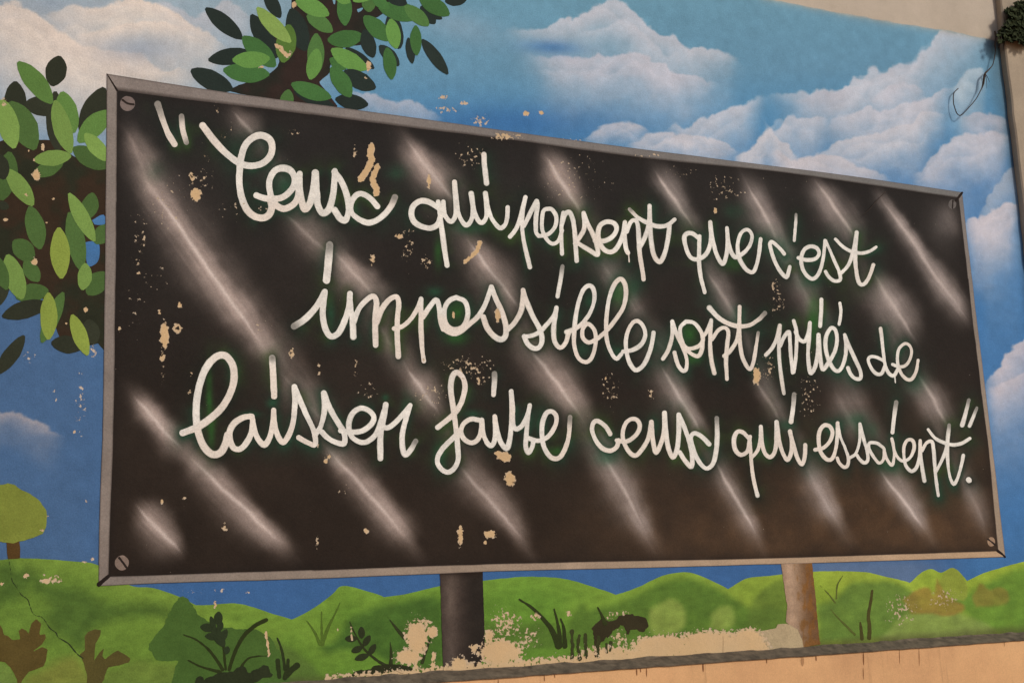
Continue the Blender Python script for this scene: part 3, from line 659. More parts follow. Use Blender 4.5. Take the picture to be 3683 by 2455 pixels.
# ---------------------------------------------------------------- the two leafy branches
DK, M1, M2, L3, L4, OL = (50, 53, 40), (76, 104, 54), (94, 129, 64), (122, 153, 77), (140, 158, 70), (128, 152, 80)
LEFT = '''P 700,450 800,45 290 0;P 205,385 190,900 300 0;P 330,690 790,770 270 0;P 740,520 780,1330 260 0;P 1400,470 1090,1090 330 0;P 240,125 700,680 270 2;P 830,525 990,1080 300 2
P 740,640 950,1350 250 3;P 130,660 470,1300 360 1;P 20,630 190,1285 290 3;P 1480,780 1050,1200 280 2;P 980,1280 1480,1530 270 1;P 1140,1085 1450,1450 210 3;P 440,1640 850,1460 200 1
P 455,1440 955,1385 215 3;Q 130,-50 20,600 300 1;Q 85,180 445,670 240 3;Q 400,680 540,1255 265 1;Q 180,1140 450,1400 270 1;Q 1250,500 1140,860 230 1;Q 1450,930 1280,1180 230 1
Q 930,760 1090,1540 250 1;Q 925,505 1270,1150 205 3;Q 790,965 825,1650 265 4;R 60,60 -60,620 260 0;R 330,-10 520,270 210 1;R 210,480 650,390 250 1;R 100,-90 300,505 280 3
R 30,740 660,570 240 0;R 850,415 560,1090 210 1;R 650,420 650,1050 235 4;R 690,1090 1120,1140 240 0;R 1180,780 1270,1110 260 0;R 1460,160 1170,440 280 1;R 1150,25 1105,385 195 3
R 965,715 1175,1260 205 4;R 325,995 -60,1520 210 0;Q -80,1330 90,1800 200 1;P -60,1350 60,1700 240 0;Q -40,640 120,700 120 0'''
TOP = '''S 310,118 830,552 230 0;S 350,850 1000,770 240 0;S 105,990 690,1265 280 0;S 955,210 1320,820 260 0;S 1140,-120 1365,255 190 0;S 1515,125 1720,720 300 0;S 1560,1290 2120,1500 170 0
S 835,520 1295,940 280 1;S 560,990 1210,1050 270 1;S 690,850 1215,825 235 3;S 1490,350 1400,885 290 5;S 1035,110 1510,600 220 6;S 1870,475 1860,1070 240 2;S 1885,690 1785,1125 215 3
S 1480,1265 1450,1560 190 2;S 1520,1185 2080,1380 230 1;S 1740,220 2100,450 210 2;S 1580,15 2050,215 230 3;U 620,-120 630,365 215 1;U 480,-100 700,40 160 3;U 385,570 885,510 250 1
U 900,420 1030,815 210 0;U 1270,190 1400,690 250 0;U 895,235 1290,570 245 1;U 1270,270 1355,690 205 3;U 1700,90 1900,340 180 0;U 1790,160 2000,270 100 0;U 2040,20 2340,0 170 0
U 1105,105 1720,230 270 1;U 1470,85 1810,365 200 2;U 1680,-30 2100,215 230 1;U 960,-80 970,175 200 2;U 740,20 1010,-40 100 3;U 640,680 1040,970 160 0;U 415,830 650,970 160 1;U 435,700 940,980 245 3
U 615,1005 1060,1250 250 0;U 495,1395 955,1480 215 0;U 435,950 710,1370 245 1;U 1115,645 1390,930 180 0;U 1220,675 1290,1125 190 1;U 1520,535 1580,900 125 0;U 1625,362 1640,785 165 1;U 1715,560 2080,1050 175 0
U 1200,-60 1500,60 180 0;U 1010,-40 1250,120 150 1'''
def branch(name, label, data, colors, bark, holes, barkc, base, y0, more=()):
    t = thing(name, base, label, 'tree', 'leafy trees painted behind the board')
    P = smooth(bark, 3); H = [smooth(h, 3) for h in holes]
    def sdf(u, v):
        d = poly_sdf(u, v, P)
        for h in H: d = np.maximum(d, -poly_sdf(u, v, h))
        return d + 4 * (fbm(u, v, 26, 3) - .5)
    lo, hi = P.min(0) - 10, P.max(0) + 10
    c1, c2 = paint(barkc[0]), paint(barkc[1])
    def col(u, v):
        f = sstep(fbm(u, v, 120, 4), .36, .64)
        return mix(np.broadcast_to(c1, (len(u), 3)), c2, f) * (1 + .2 * (fbm(u, v, 20) - .5))[:, None]
    shape('bark', sdf, (lo[0], lo[1], hi[0], hi[1]), .003, y0, col, MURAL, t)
    put = []
    for ent in data.replace('\n', ';').split(';'):
        ti, a, b, w, c = ent.split()
        a = at(ti, *a.split(',')); b = at(ti, *b.split(',')); w = float(w) / TILES[ti][2]; m = (a + b) / 2; r = np.hypot(*(b - a)) / 2
        lv = 1 + max([l for (pm, pr, l) in put if np.hypot(*(pm - m)) < pr + r] or [0])
        put.append((m, r, lv))
        cc = np.array(colors[int(c)]) * random.uniform(.94, 1.06)
        add('leaf', leaf_mesh(a, b, w, y0 + .00022 * lv, cc, random.uniform(-.06, .06)), MURAL, t)
    for (ax, ay, bx, by, n) in more:                         # the crown goes on outside the picture
        for _ in range(n):
            m = np.array([random.uniform(ax, bx), random.uniform(ay, by)]); an = random.uniform(.9, 2.2); r = random.uniform(55, 80)
            d = r * np.array([math.cos(an), math.sin(an)]); lv = 1 + max([l for (pm, pr, l) in put if np.hypot(*(pm - m)) < pr + r] or [0])
            put.append((m, r, lv))
            add('leaf', leaf_mesh(m - d, m + d, random.uniform(52, 70), y0 + .00022 * lv, np.array(colors[random.randrange(5)]), 0), MURAL, t)
    return max(l for _, _, l in put)
n1 = branch('painted_tree', 'painted tree with dark bark and broad olive leaves beside the tall edge of the board', LEFT, [DK, M1, M2, L3, L4],
       pts('s', '-190,760 -150,600 -20,520 20,500 60,470 120,500 180,505 215,520 262,560 330,590 386,590 386,1215 352,1235 300,1245 240,1250 205,1190 170,1090 120,1060 60,1020 -20,980 -140,900'),
       [pts('s', '305,872 330,868 356,874 358,920 345,948 318,958 308,920'), pts('s', '330,792 372,772 378,806 340,808'), pts('s', '132,428 178,420 177,455 140,448')],
       ((56, 43, 31), (43, 45, 32)), W(200., 1250., -.004), .0022, ((-210, 420, -85, 1180, 26),))
n2 = branch('painted_tree', 'painted tree top with glossy dark and bright green leaves above the edge of the board', TOP, [(40, 50, 45), (68, 110, 58), (80, 118, 62), (104, 150, 74), (139, 155, 72), (82, 112, 50), (130, 158, 82)],
       pts('s', '816,326 884,298 966,268 1004,222 985,150 990,108 1030,122 1050,110 1046,40 1060,-60 1110,-150 1230,-190 1380,-150 1470,-60 1455,5 1400,32 1360,62 1310,78 1335,130 1300,162 1235,172 1190,230 1186,262 1160,285 1150,300 1180,340 1206,396 1000,372'),
       [pts('s', '1283,34 1306,28 1300,40 1287,46'), pts('s', '1196,-4 1206,-4 1204,16 1199,14')],
       ((52, 40, 35), (40, 40, 33)), W(1000., 330., -.004), .0022, ((960, -230, 1560, -85, 28),))
BY = .0022 + .00022 * (max(n1, n2) + 2)
BY = max(BY, .0105)

# ---------------------------------------------------------------- the words
WORDS = [
 ('opening quotation mark in faded white', [('A', 70, '80,50 130,200 190,360 262,480'), ('A', 60, '335,180 350,320 390,460')]),
 ('word ceux with a large looped capital', [('A', 74, '565,278 680,430 800,560 930,665 1060,712 1200,690 1290,610 1315,510 1290,430 1210,385 1120,400 1030,480 985,600 965,750 960,900 985,1050 1040,1180 1120,1255 1210,1275 1280,1240 1310,1160 1300,1100'),
  ('A', 70, '1145,1030 1220,1058 1320,1068 1430,1050 1530,960 1560,860 1520,770 1440,738 1350,760 1290,850 1285,960 1310,1060 1350,1130 1440,1175 1540,1130 1590,1050 1605,930'),
  ('A', 72, '1610,800 1610,950 1630,1080 1665,1180 1720,1120 1760,950 1775,790'), ('A', 84, '1780,790 1785,950 1795,1050'), ('A', 70, '1790,1000 1810,1140 1860,1222 1930,1170 1975,1000 1990,770'),
  ('A', 68, '1985,775 2060,880 2120,1030 2140,1180 2110,1295 2050,1280 1990,1190'), ('B', 62, '770,790 700,710 610,655 540,670 490,750 490,850 560,920 660,965 760,940 850,870 920,780 958,690')]),
 ('first word qui', [('B', 62, '1420,800 1330,745 1240,730 1160,780 1135,870 1170,960 1260,1010 1350,1022 1420,980 1450,900'), ('B', 54, '1425,740 1445,870 1460,1000 1480,1150 1500,1300 1522,1425'),
  ('B', 54, '1480,740 1490,850 1520,920 1570,952 1610,890 1615,760 1600,525'), ('B', 52, '1600,525 1620,700 1650,880 1720,990 1780,940 1800,820 1780,650'), ('B', 52, '1782,650 1810,820 1850,930 1900,965 1945,900 1945,760 1935,650'),
  ('B', 52, '1935,650 1960,800 2010,930 2090,1022 2150,980 2170,890 2175,800'), ('B', 52, '1918,228 1925,350 1947,540')]),
 ('word pensent', [('C', 50, '160,755 220,680 270,560 310,400 327,330'), ('C', 46, '325,340 300,450 290,600 300,750 330,900 375,1085'), ('C', 48, '310,640 370,520 420,420 445,372'), ('C', 52, '448,375 455,430 440,560 440,700 470,748'),
  ('C', 48, '470,748 560,735 640,660 660,550 620,470 570,455 520,480 505,580 510,690 560,790 620,832 680,800 720,690'), ('C', 46, '735,500 715,640 715,800 720,940'), ('C', 48, '720,620 750,520 800,492 835,560 855,680 865,820 880,1015'),
  ('C', 46, '860,830 925,740 962,650 952,500'), ('C', 46, '955,500 1000,620 1060,740 1100,860 1105,950 1030,910 880,820'),
  ('C', 50, '1080,800 1180,800 1270,750 1310,670 1280,610 1200,595 1130,640 1110,740 1140,850 1200,912 1270,915 1330,850 1380,730 1400,600'), ('C', 48, '1400,600 1395,740 1410,880 1432,930'), ('C', 14, '1438,930 1446,1028'),
  ('C', 48, '1420,700 1460,600 1510,578 1540,640 1550,800 1560,950 1590,1130 1600,1215'), ('C', 46, '1560,870 1620,750 1660,600 1665,425'), ('C', 46, '1665,425 1670,600 1680,780 1710,950 1770,1027 1820,960 1860,800 1880,640'),
  ('C', 46, '1450,460 1540,550 1650,610 1760,645 1860,630 1935,570')]),
 ('word que', [('D', 46, '335,470 270,422 210,422 180,470 200,580 240,670 300,700 370,680 430,620 465,500 460,300'), ('D', 44, '345,450 340,600 340,750 360,900 400,1055'), ('D', 44, '460,300 490,500 530,650 590,747 625,690 645,550 640,360'),
  ('D', 44, '640,360 660,520 690,630 740,676 830,620 890,540 910,450 880,390 830,385 780,440 755,560 775,690 840,800 910,840 950,790 985,640 1003,480')]),
 ('words c est with an apostrophe', [('D', 42, '1258,640 1200,570 1130,513 1105,540 1130,650 1190,790 1280,890 1318,780'), ('D', 36, '1385,215 1380,330 1366,498'),
  ('D', 42, '1412,685 1500,707 1590,695 1635,640 1610,580 1540,560 1470,600 1440,700 1460,810 1520,890 1580,907 1640,830 1680,680 1700,500'), ('D', 38, '1705,500 1750,600 1800,720 1850,830 1862,920 1800,932 1740,890 1703,830'),
  ('D', 38, '1870,850 1950,760 2000,620 2040,410'), ('D', 42, '2040,410 2025,600 2030,780 2060,940 2110,972 2170,900 2220,760'), ('D', 36, '1810,482 1900,570 2000,620 2100,632 2180,612 2250,567')]),
 ('word impossible', [('E', 68, '170,970 280,900 380,800 450,700 500,605'), ('E', 66, '503,600 490,700 480,850 510,1000 570,1080 650,1040 720,900 760,760 775,620'), ('E', 80, '555,95 540,280 520,475'), ('E', 62, '775,622 780,760 800,900 810,1085'),
  ('E', 60, '815,920 870,780 960,680 1030,647 1060,720 1045,900 1050,1175'), ('E', 60, '1060,930 1110,800 1190,690 1270,652 1300,720 1285,900 1285,1100 1295,1295'), ('E', 52, '1250,995 1340,970 1430,890 1500,780 1540,680'),
  ('E', 52, '1540,675 1540,850 1540,1000 1550,1180 1570,1345'), ('E', 56, '1560,870 1620,780 1700,687 1735,760 1750,900 1780,1000'), ('E', 52, '1920,660 2010,700 2045,800 2030,910 1980,985 1890,1005 1820,960 1790,860 1800,760 1850,690 1920,660'),
  ('E', 52, '1775,985 1830,1030 1910,1052 1990,1010 2060,950 2150,870 2230,740 2300,545'), ('F', 58, '200,338 250,470 310,600 350,730 355,850 310,902 230,870 150,770 112,660'), ('F', 52, '370,800 450,720 520,590 540,440 540,370'),
  ('F', 52, '540,370 580,500 650,660 720,790 745,900 720,982 660,1000 590,950 552,870'), ('F', 44, '550,872 640,860 720,820 790,750 870,650 900,560'), ('F', 48, '900,560 890,650 870,780 880,920 940,992 1000,940 1030,840'), ('F', 44, '965,115 945,260 912,440'),
  ('F', 46, '1010,822 1100,790 1190,720 1270,600 1310,470 1300,360 1250,322 1190,370 1140,500 1110,650 1095,800 1090,950 1130,1090 1210,1147 1280,1100 1320,970 1320,830 1270,750 1220,740 1180,810 1190,890 1250,935 1330,900 1400,850'),
  ('F', 48, '1350,890 1440,810 1530,700 1620,560 1650,420 1640,310 1590,250 1520,320 1470,460 1445,620 1435,780 1450,930 1500,1060 1550,1110 1600,1060'), ('F', 46, '1620,1032 1730,1012 1820,950 1860,850 1830,750 1770,702 1710,740 1660,850 1650,980 1680,1130 1750,1232 1830,1190 1890,1080 1930,950 1947,830')]),
 ('word sont', [('G', 42, '190,930 250,830 290,680 290,530'), ('G', 44, '290,530 340,670 400,800 445,930 440,1040 400,1057 350,990 315,865'), ('G', 44, '440,530 520,542 590,620 622,720 580,790 480,822 420,790 380,690 380,590 440,530'), ('G', 44, '430,830 500,880 570,902 610,830 617,740'),
  ('G', 40, '615,700 660,640 710,520'), ('G', 42, '710,515 700,680 700,820 715,960 745,1085'), ('G', 42, '720,720 790,620 860,597 895,650 880,800 870,950 880,1150'), ('G', 40, '850,900 920,840 990,720 1010,550 1016,370'),
  ('G', 42, '1016,370 1015,560 1020,750 1050,920 1120,1042 1160,990 1190,830 1217,650'), ('G', 50, '690,382 780,480 880,545 1000,580 1120,570 1220,510 1290,440')]),
 ('word pries with an accent', [('G', 40, '1300,890 1370,810 1420,700 1450,572'), ('G', 38, '1450,572 1440,760 1445,930 1465,1120 1495,1305'), ('G', 40, '1455,790 1500,690 1550,642 1560,740 1570,900 1590,1080'), ('G', 40, '1600,522 1630,640 1630,800 1620,950 1600,1075'),
  ('G', 40, '1620,640 1660,720 1720,742 1760,650 1775,542'), ('G', 42, '1775,542 1765,700 1755,900 1780,1082 1830,1020 1860,850 1868,672'), ('G', 40, '1898,292 1895,430 1885,578'),
  ('G', 40, '1870,672 1880,850 1910,1042 1970,980 2040,860 2068,730 2050,620 2000,602 1950,690 1945,820 1980,950 2040,1050 2100,1052 2150,940 2165,800 2150,670'), ('G', 38, '2100,332 2110,430 2092,558'),
  ('G', 42, '2150,672 2190,780 2260,930 2318,1060 2320,1142 2260,1140 2210,1090 2185,1030')]),
 ('word de', [('H', 38, '1098,545 1115,680 1130,830 1150,950 1190,1030 1240,1052 1280,990 1300,955'), ('H', 38, '1140,900 1070,860 1000,847 965,880 990,960 1050,1030 1110,1027 1140,950'), ('H', 13, '1250,1055 1258,1130'),
  ('H', 36, '1225,930 1300,957 1370,940 1420,860 1430,770 1390,712 1340,717 1290,780 1280,900 1310,1010 1370,1085 1430,1092 1480,1010 1502,885')]),
 ('word laisser', [('I', 76, '110,980 240,930 360,860 500,740 600,600 660,430 655,270 590,162 510,142 420,200 340,320 290,470 260,640 255,830 280,990 340,1130 430,1212 520,1190 570,1100 595,1000'),
  ('I', 66, '840,800 760,815 670,870 617,960 622,1060 660,1140 730,1152 800,1080 850,980 865,860'), ('I', 66, '858,800 880,930 920,1040 990,1107 1050,1020 1080,880 1090,735'), ('I', 70, '1075,172 1085,350 1095,588'),
  ('I', 64, '1090,735 1100,880 1130,1000 1190,1082 1250,1010 1300,870 1320,650 1315,482'), ('I', 62, '1315,482 1380,640 1450,800 1520,950 1540,1102 1460,1085 1362,1030'), ('I', 60, '1530,1010 1600,900 1640,720 1632,552'),
  ('I', 62, '1632,552 1700,720 1790,880 1850,980 1850,1092 1760,1080 1670,1030 1612,970'), ('I', 56, '1810,955 1920,972 2040,960 2140,890 2172,810 2120,740 2030,712 1940,770 1900,880 1920,1000 2000,1070 2090,1077 2180,1010 2235,900 2280,740'),
  ('J', 62, '440,495 420,620 390,760 380,900 382,1075'), ('J', 56, '400,730 460,745 540,690 640,580 702,502'), ('J', 56, '702,502 660,640 620,800 620,950 650,1035 710,980 762,890')]),
 ('word faire', [('J', 58, '1000,740 1090,670 1190,580 1260,460 1295,310 1270,200 1210,147 1160,190 1140,320 1160,480 1180,620 1200,780 1215,950 1220,1090 1170,1190 1090,1222 1010,1150 1000,1060 1060,960 1150,870 1230,790'),
  ('J', 54, '1440,660 1360,650 1280,700 1250,790 1290,870 1370,907 1440,860 1470,760 1475,660'), ('J', 54, '1475,660 1490,800 1530,900 1580,937 1615,870 1620,740 1615,622'), ('J', 54, '1612,160 1610,270 1602,388'),
  ('J', 54, '1615,622 1640,770 1680,900 1740,967 1770,900 1790,760 1800,560 1793,352'), ('J', 52, '1793,352 1810,520 1810,680 1840,757 1910,720 1970,600 1993,502'), ('J', 48, '1993,502 1970,660 1955,830 1950,950 1980,1012 2020,950 2032,880'),
  ('J', 48, '1960,850 2060,882 2120,880'), ('J', 52, '2120,880 2200,830 2270,720 2280,620 2230,567 2170,590 2130,690 2125,830 2150,960 2220,1060 2300,1072 2360,1000 2410,850 2428,630')]),
 ('second word ceux', [('K', 50, '760,780 710,700 630,642 580,660 565,740 600,840 670,930 760,962 830,920 850,850'), ('K', 46, '830,850 940,860 1040,790 1080,700 1050,630 980,622 920,680 895,790 920,900 980,990 1040,1012 1100,950 1170,830 1205,650'),
  ('K', 48, '1205,650 1215,780 1230,900 1255,982 1300,900 1340,760 1345,552'), ('K', 50, '1347,552 1360,730 1385,920 1435,1032 1480,950 1500,780 1500,572'), ('K', 48, '1500,572 1550,680 1600,820 1640,980 1640,1132 1570,1070 1512,980'),
  ('K', 48, '1828,890 1750,810 1670,772 1630,820 1650,920 1700,1050 1790,1152 1870,1100 1905,950 1915,780 1910,610')]),
 ('second word qui', [('L', 46, '400,770 330,702 270,700 235,780 250,890 310,945 380,910 400,820 410,750'), ('L', 42, '405,750 415,900 425,1050 450,1220 490,1385'), ('L', 44, '430,970 490,900 520,780 525,642'), ('L', 46, '525,642 540,820 570,930 630,970 680,900 695,740 695,592'),
  ('L', 46, '695,592 720,780 760,920 810,1000 850,930 860,800 840,692'), ('L', 42, '840,692 880,840 920,980 970,1047 1000,960 1005,840'), ('L', 50, '885,295 875,430 852,588')]),
 ('word essaient with a full stop', [('L', 44, '1112,890 1200,870 1270,800 1300,710 1270,640 1210,627 1160,690 1150,800 1170,910 1230,990 1290,992 1330,900 1350,750 1355,602'), ('L', 38, '1355,602 1380,740 1430,860 1470,980 1460,1060 1420,1077 1370,1030 1350,980'),
  ('L', 36, '1480,980 1550,930 1590,800 1595,612'), ('L', 38, '1595,612 1630,760 1670,900 1680,1000 1640,1032 1590,990 1563,950'), ('L', 36, '1850,870 1780,820 1700,817 1690,870 1730,950 1800,1032 1850,990 1855,880'), ('L', 38, '1855,880 1880,980 1940,1057 1965,950 1955,840 1940,772'),
  ('L', 46, '1985,378 1965,530 1947,705'), ('M', 38, '1070,592 1090,700 1130,790 1190,832 1260,800 1300,730 1310,650 1280,602 1230,612 1200,680 1200,780 1220,880 1280,942 1340,890 1370,750 1375,612'), ('M', 38, '1375,612 1380,760 1395,900 1420,1045'),
  ('M', 38, '1395,720 1440,640 1500,622 1520,720 1530,850 1545,1020 1570,1205'), ('M', 36, '1550,940 1610,820 1660,680 1688,445'), ('M', 38, '1688,445 1670,620 1670,800 1690,980 1735,1082 1780,1010 1820,870 1840,772'), ('M', 36, '1460,492 1530,580 1620,630 1720,657 1820,642 1910,590'),
  ('M', 62, '1897,1032 1903,1040')]),
 ('closing quotation mark', [('M', 46, '1900,175 1870,300 1827,445'), ('M', 36, '1985,258 1950,350 1907,455')])]
WG = []
for lab, st in WORDS:
    g_ = [(smooth(pts(t, s), 4), w / 3.0) for t, w, s in st]
    a_ = np.vstack([q[0] for q in g_]); WG.append((lab, g_, a_.min(0), a_.max(0)))
def word_sdf(u, v, g_):
    d = np.full(u.shape, 1e9)
    for p, w in g_:
        lo = p.min(0) - w - 60; hi = p.max(0) + w + 60
        m = (u > lo[0]) & (u < hi[0]) & (v > lo[1]) & (v < hi[1])
        if m.any(): d[m] = np.minimum(d[m], seg_dist(u[m], v[m], p, w, w))
    return d

# ---------------------------------------------------------------- the painted blackboard
STREAK = '''285,300,960,1270,56,.34,0 525,225,1215,1272,52,.30,0 915,290,1500,1262,54,.34,0 1245,335,1750,1262,48,.30,0 1495,362,1945,1240,46,.32,0 1702,398,2138,1240,46,.34,0 1858,388,2275,1240,44,.34,0 285,885,680,1290,50,.34,0 300,1150,430,1282,46,.72,.8 298,900,432,1050,50,.80,.9 415,1030,665,1268,46,.74,.8 285,290,350,440,46,.40,.1 318,390,640,848,52,.86,1 630,840,770,1000,50,.34,.3
735,1010,948,1250,50,.74,.7 528,248,610,345,44,.62,.7 640,480,775,600,40,.42,.4 750,560,900,725,50,.78,.5 860,735,950,870,46,.40,.2 925,835,1015,960,44,.62,.8 1035,1050,1215,1255,48,.62,.6
925,312,1065,492,48,.88,.7 1060,535,1205,725,52,.62,.8 1185,755,1355,985,50,.72,.8 1340,960,1494,1240,46,.64,.6 1245,345,1352,520,44,.70,.9 1365,585,1480,740,42,.52,.2 1465,735,1565,850,42,.32,.2
1508,825,1625,1020,44,.62,.8 1628,1035,1745,1245,44,.50,.9 1495,382,1605,540,46,.70,.9 1615,610,1715,770,40,.52,.5 1725,855,1805,990,40,.48,.4 1835,1040,1935,1222,42,.64,.2 1708,412,1825,620,44,.70,.8
1815,610,1905,770,40,.40,.1 1905,880,1995,1030,44,.46,.1 2015,1072,2130,1224,42,.78,.9 1862,402,1985,575,42,.60,.8 1995,610,2112,795,44,.78,.6 2100,842,2185,1000,40,.54,.6 2198,1062,2270,1230,36,.42,.2
2008,432,2230,750,40,.88,.5 2165,462,2205,552,30,.36,0'''
K_ = 3683 / 2352
GREEN_SPOTS = [(1018, 668, 26, 30, .69), (752, 1430, 12, 110, .8), (760, 1560, 14, 60, .75), (1275, 770, 22, 40, .5), (1690, 820, 60, 22, .6), (1575, 910, 14, 50, .72), (1890, 900, 14, 70, .6), (2640, 945, 44, 28, .72),
               (2280, 1030, 26, 40, .5), (2230, 1060, 30, 40, .72), (2120, 1080, 22, 40, .6), (2095, 1260, 30, 30, .55), (2215, 1265, 30, 24, .6), (1645, 1125, 30, 40, .72), (1640, 1215, 40, 22, .72), (1560, 1050, 34, 20, .6),
               (1190, 1130, 16, 60, .6), (2480, 1200, 34, 44, .72), (2490, 1290, 30, 20, .72), (2925, 1160, 22, 90, .8), (2990, 1220, 14, 34, .6), (2800, 900, 46, 40, .55), (2920, 1010, 50, 30, .5), (2720, 860, 30, 20, .5),
               (980, 1450, 22, 18, .6), (900, 1490, 40, 12, .55), (1580, 1640, 26, 60, .6), (1700, 1490, 40, 18, .65), (1950, 1520, 26, 70, .55), (2000, 1620, 30, 16, .75), (2180, 1650, 40, 24, .55), (2350, 1530, 26, 40, .5),
               (2740, 1590, 30, 50, .5), (2830, 1530, 30, 20, .6), (3080, 1510, 34, 26, .6), (3130, 1550, 26, 30, .55), (2990, 1550, 20, 30, .5), (3200, 1680, 60, 24, .5), (3290, 1370, 40, 40, .4), (1420, 620, 40, 30, .5),
               (850, 560, 50, 60, .4), (560, 620, 40, 40, .2), (2640, 760, 40, 30, .45), (1385, 1430, 12, 12, .7), (1460, 1480, 20, 60, .55)]
def board_paint(u, v):
    t = sstep(v, 300, 2050)
    top = np.array([42, 39, 37.]); bot = np.array([46, 37, 30.])
    c = mix(np.broadcast_to(top, (len(u), 3)), bot, t)
    br = sstep(u + .55 * v, 2450, 4300) * sstep(v, 1300, 1950) * (.45 + .9 * fbm(u, v, 60, 5))  # warm light glow at lower right, painted as brown into the board colour
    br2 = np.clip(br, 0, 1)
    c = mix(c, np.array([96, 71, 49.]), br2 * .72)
    c *= (1 + (fbm(u, v, 330, 4) - .5) * .35)[:, None]
    uw = u + 12 * (fbm(u, v, 80, 3) - .5); vw = v + 12 * (fbm(u + 77, v, 80, 3) - .5)
    for ent in STREAK.split():
        x0, y0, x1, y1, hw, st, ks = (float(t) for t in ent.split(','))
        a = np.array([x0, y0]) * K_; b = np.array([x1, y1]) * K_; d = b - a; L = np.hypot(*d); d = d / L; n = np.array([d[1], -d[0]])
        s = ((uw - a[0]) * d[0] + (vw - a[1]) * d[1]) / L; q = (uw - a[0]) * n[0] + (vw - a[1]) * n[1]
        m = np.where((s > -.25) & (s < 1.25) & (np.abs(q) < hw * 4))[0]
        if not len(m): continue
        s, q = s[m], q[m]; w_ = hw * K_ * .90 * (.55 + .45 * np.sin(np.pi * np.clip(s, 0, 1)) ** .7)
        r = min(.5, 110 / L)
        ph = x0 * .013 + y0 * .007
        se = s + .10 * (fbm(q + x0, s * 40 + y0, 24, 3) - .5) * min(1., 260 / L)          # dry ends that start unevenly across the band
        e = sstep(se, -.05, r * .9) * sstep(1 - se, -.05, r * .9) * (.62 + .7 * fbm(u[m] + 50, v[m], 120, 3))
        brush = .80 + .42 * fbm(q * 1.0 + x0 * 3, s * L * .07 + y0, 9, 3)                  # bristle lines along the stroke
        wl = w_ * (.86 + .30 * np.sin(s * 3.1 + ph) + .35 * (fbm(s * L, np.full(len(s), y0), 90, 3) - .5)); wr_ = w_ * (.86 + .26 * np.cos(s * 4.3 + ph * 2) + .35 * (fbm(s * L, np.full(len(s), y0 + 99), 90, 3) - .5))
        edge = q + 9 * (fbm(u[m], v[m], 40, 3) - .5)
        side = np.where(edge > 0, np.exp(-np.abs(edge / wr_) ** 3.4), np.exp(-np.abs(edge / wl) ** 2.2))
        band = side * (.60 + .40 * np.exp(-np.abs(q) / (.36 * w_))) * brush
        a1 = np.clip(st * e * band * 1.22, 0, .92)
        warm = np.array([184, 165, 155.]) if x0 < 1300 else np.array([174, 160, 153.])
        c[m] = c[m] * (1 - a1[:, None]) + warm * a1[:, None]
        cw = 5 * (.35 + sstep(s, 0, .4) * sstep(1 - s, 0, .45))
        core = np.exp(-(q / cw) ** 2) * sstep(s, .02, .25) * sstep(1 - s, .04, .3) * ks * .78
        c[m] = c[m] * (1 - core[:, None]) + np.array([224, 208, 198.]) * core[:, None]
    gl = np.exp(-((u - 3400) / 60) ** 2 - ((v - 800) / 90) ** 2) * .35
    c = mix(c, np.array([140, 132, 128.]), gl)
    # soft green overspray round the lettering
    for lab, g_, lo, hi in WG:
        m = np.where((u > lo[0] - 70) & (u < hi[0] + 70) & (v > lo[1] - 70) & (v < hi[1] + 70))[0]
        if not len(m): continue
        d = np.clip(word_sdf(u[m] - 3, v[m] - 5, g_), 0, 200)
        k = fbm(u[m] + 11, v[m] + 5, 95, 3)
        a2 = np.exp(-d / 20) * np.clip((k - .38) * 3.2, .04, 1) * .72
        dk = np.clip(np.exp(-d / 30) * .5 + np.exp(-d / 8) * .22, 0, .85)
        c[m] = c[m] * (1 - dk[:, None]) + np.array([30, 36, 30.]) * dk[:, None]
        hue = mix(np.broadcast_to(np.array([42, 74, 54.]), (len(m), 3)), np.array([60, 82, 40.]), sstep(fbm(u[m], v[m] + 400, 160, 2), .4, .6))
        c[m] = c[m] * (1 - a2[:, None]) + hue * a2[:, None]
    for gu_, gv_, ru_, rv_, ga_ in GREEN_SPOTS:
        m = (np.abs(u - gu_) < 3 * ru_) & (np.abs(v - gv_) < 3 * rv_)
        if m.any():
            q = ga_ * np.exp(-((u[m] - gu_) / ru_) ** 2 - ((v[m] - gv_) / rv_) ** 2) * (.5 + .9 * fbm(u[m], v[m], 40, 3))
            q = np.clip(q, 0, .9)[:, None]
            c[m] = c[m] * (1 - q) + (np.array([46, 92, 40.]) if ga_ > .7 else np.array([40, 84, 58.])) * q
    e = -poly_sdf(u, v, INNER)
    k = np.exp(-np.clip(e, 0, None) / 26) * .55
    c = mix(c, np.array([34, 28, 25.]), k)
    return c
bp_ = W(1000., 2050., -BY)
board = thing('painted_blackboard', (float(W(1840., 2050.)[0]), -BY, float(W(1840., 2050.)[2])), 'painted blackboard with grey frame, two posts and white handwriting', 'blackboard')
q0 = W(np.array([350., 3630, 3630, 350]), np.array([250., 660, 2010, 2115]))
PX = np.arange(-.02, 3.03, .0036); PZ = np.arange(1.19, 2.51, .0036)
gx2, gz2 = np.meshgrid(PX, PZ); u2, v2 = UV(gx2, gz2)
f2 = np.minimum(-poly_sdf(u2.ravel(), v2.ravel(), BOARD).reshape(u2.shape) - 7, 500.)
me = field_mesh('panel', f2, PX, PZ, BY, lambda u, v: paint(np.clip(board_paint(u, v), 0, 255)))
add('panel', me, MURAL, board)
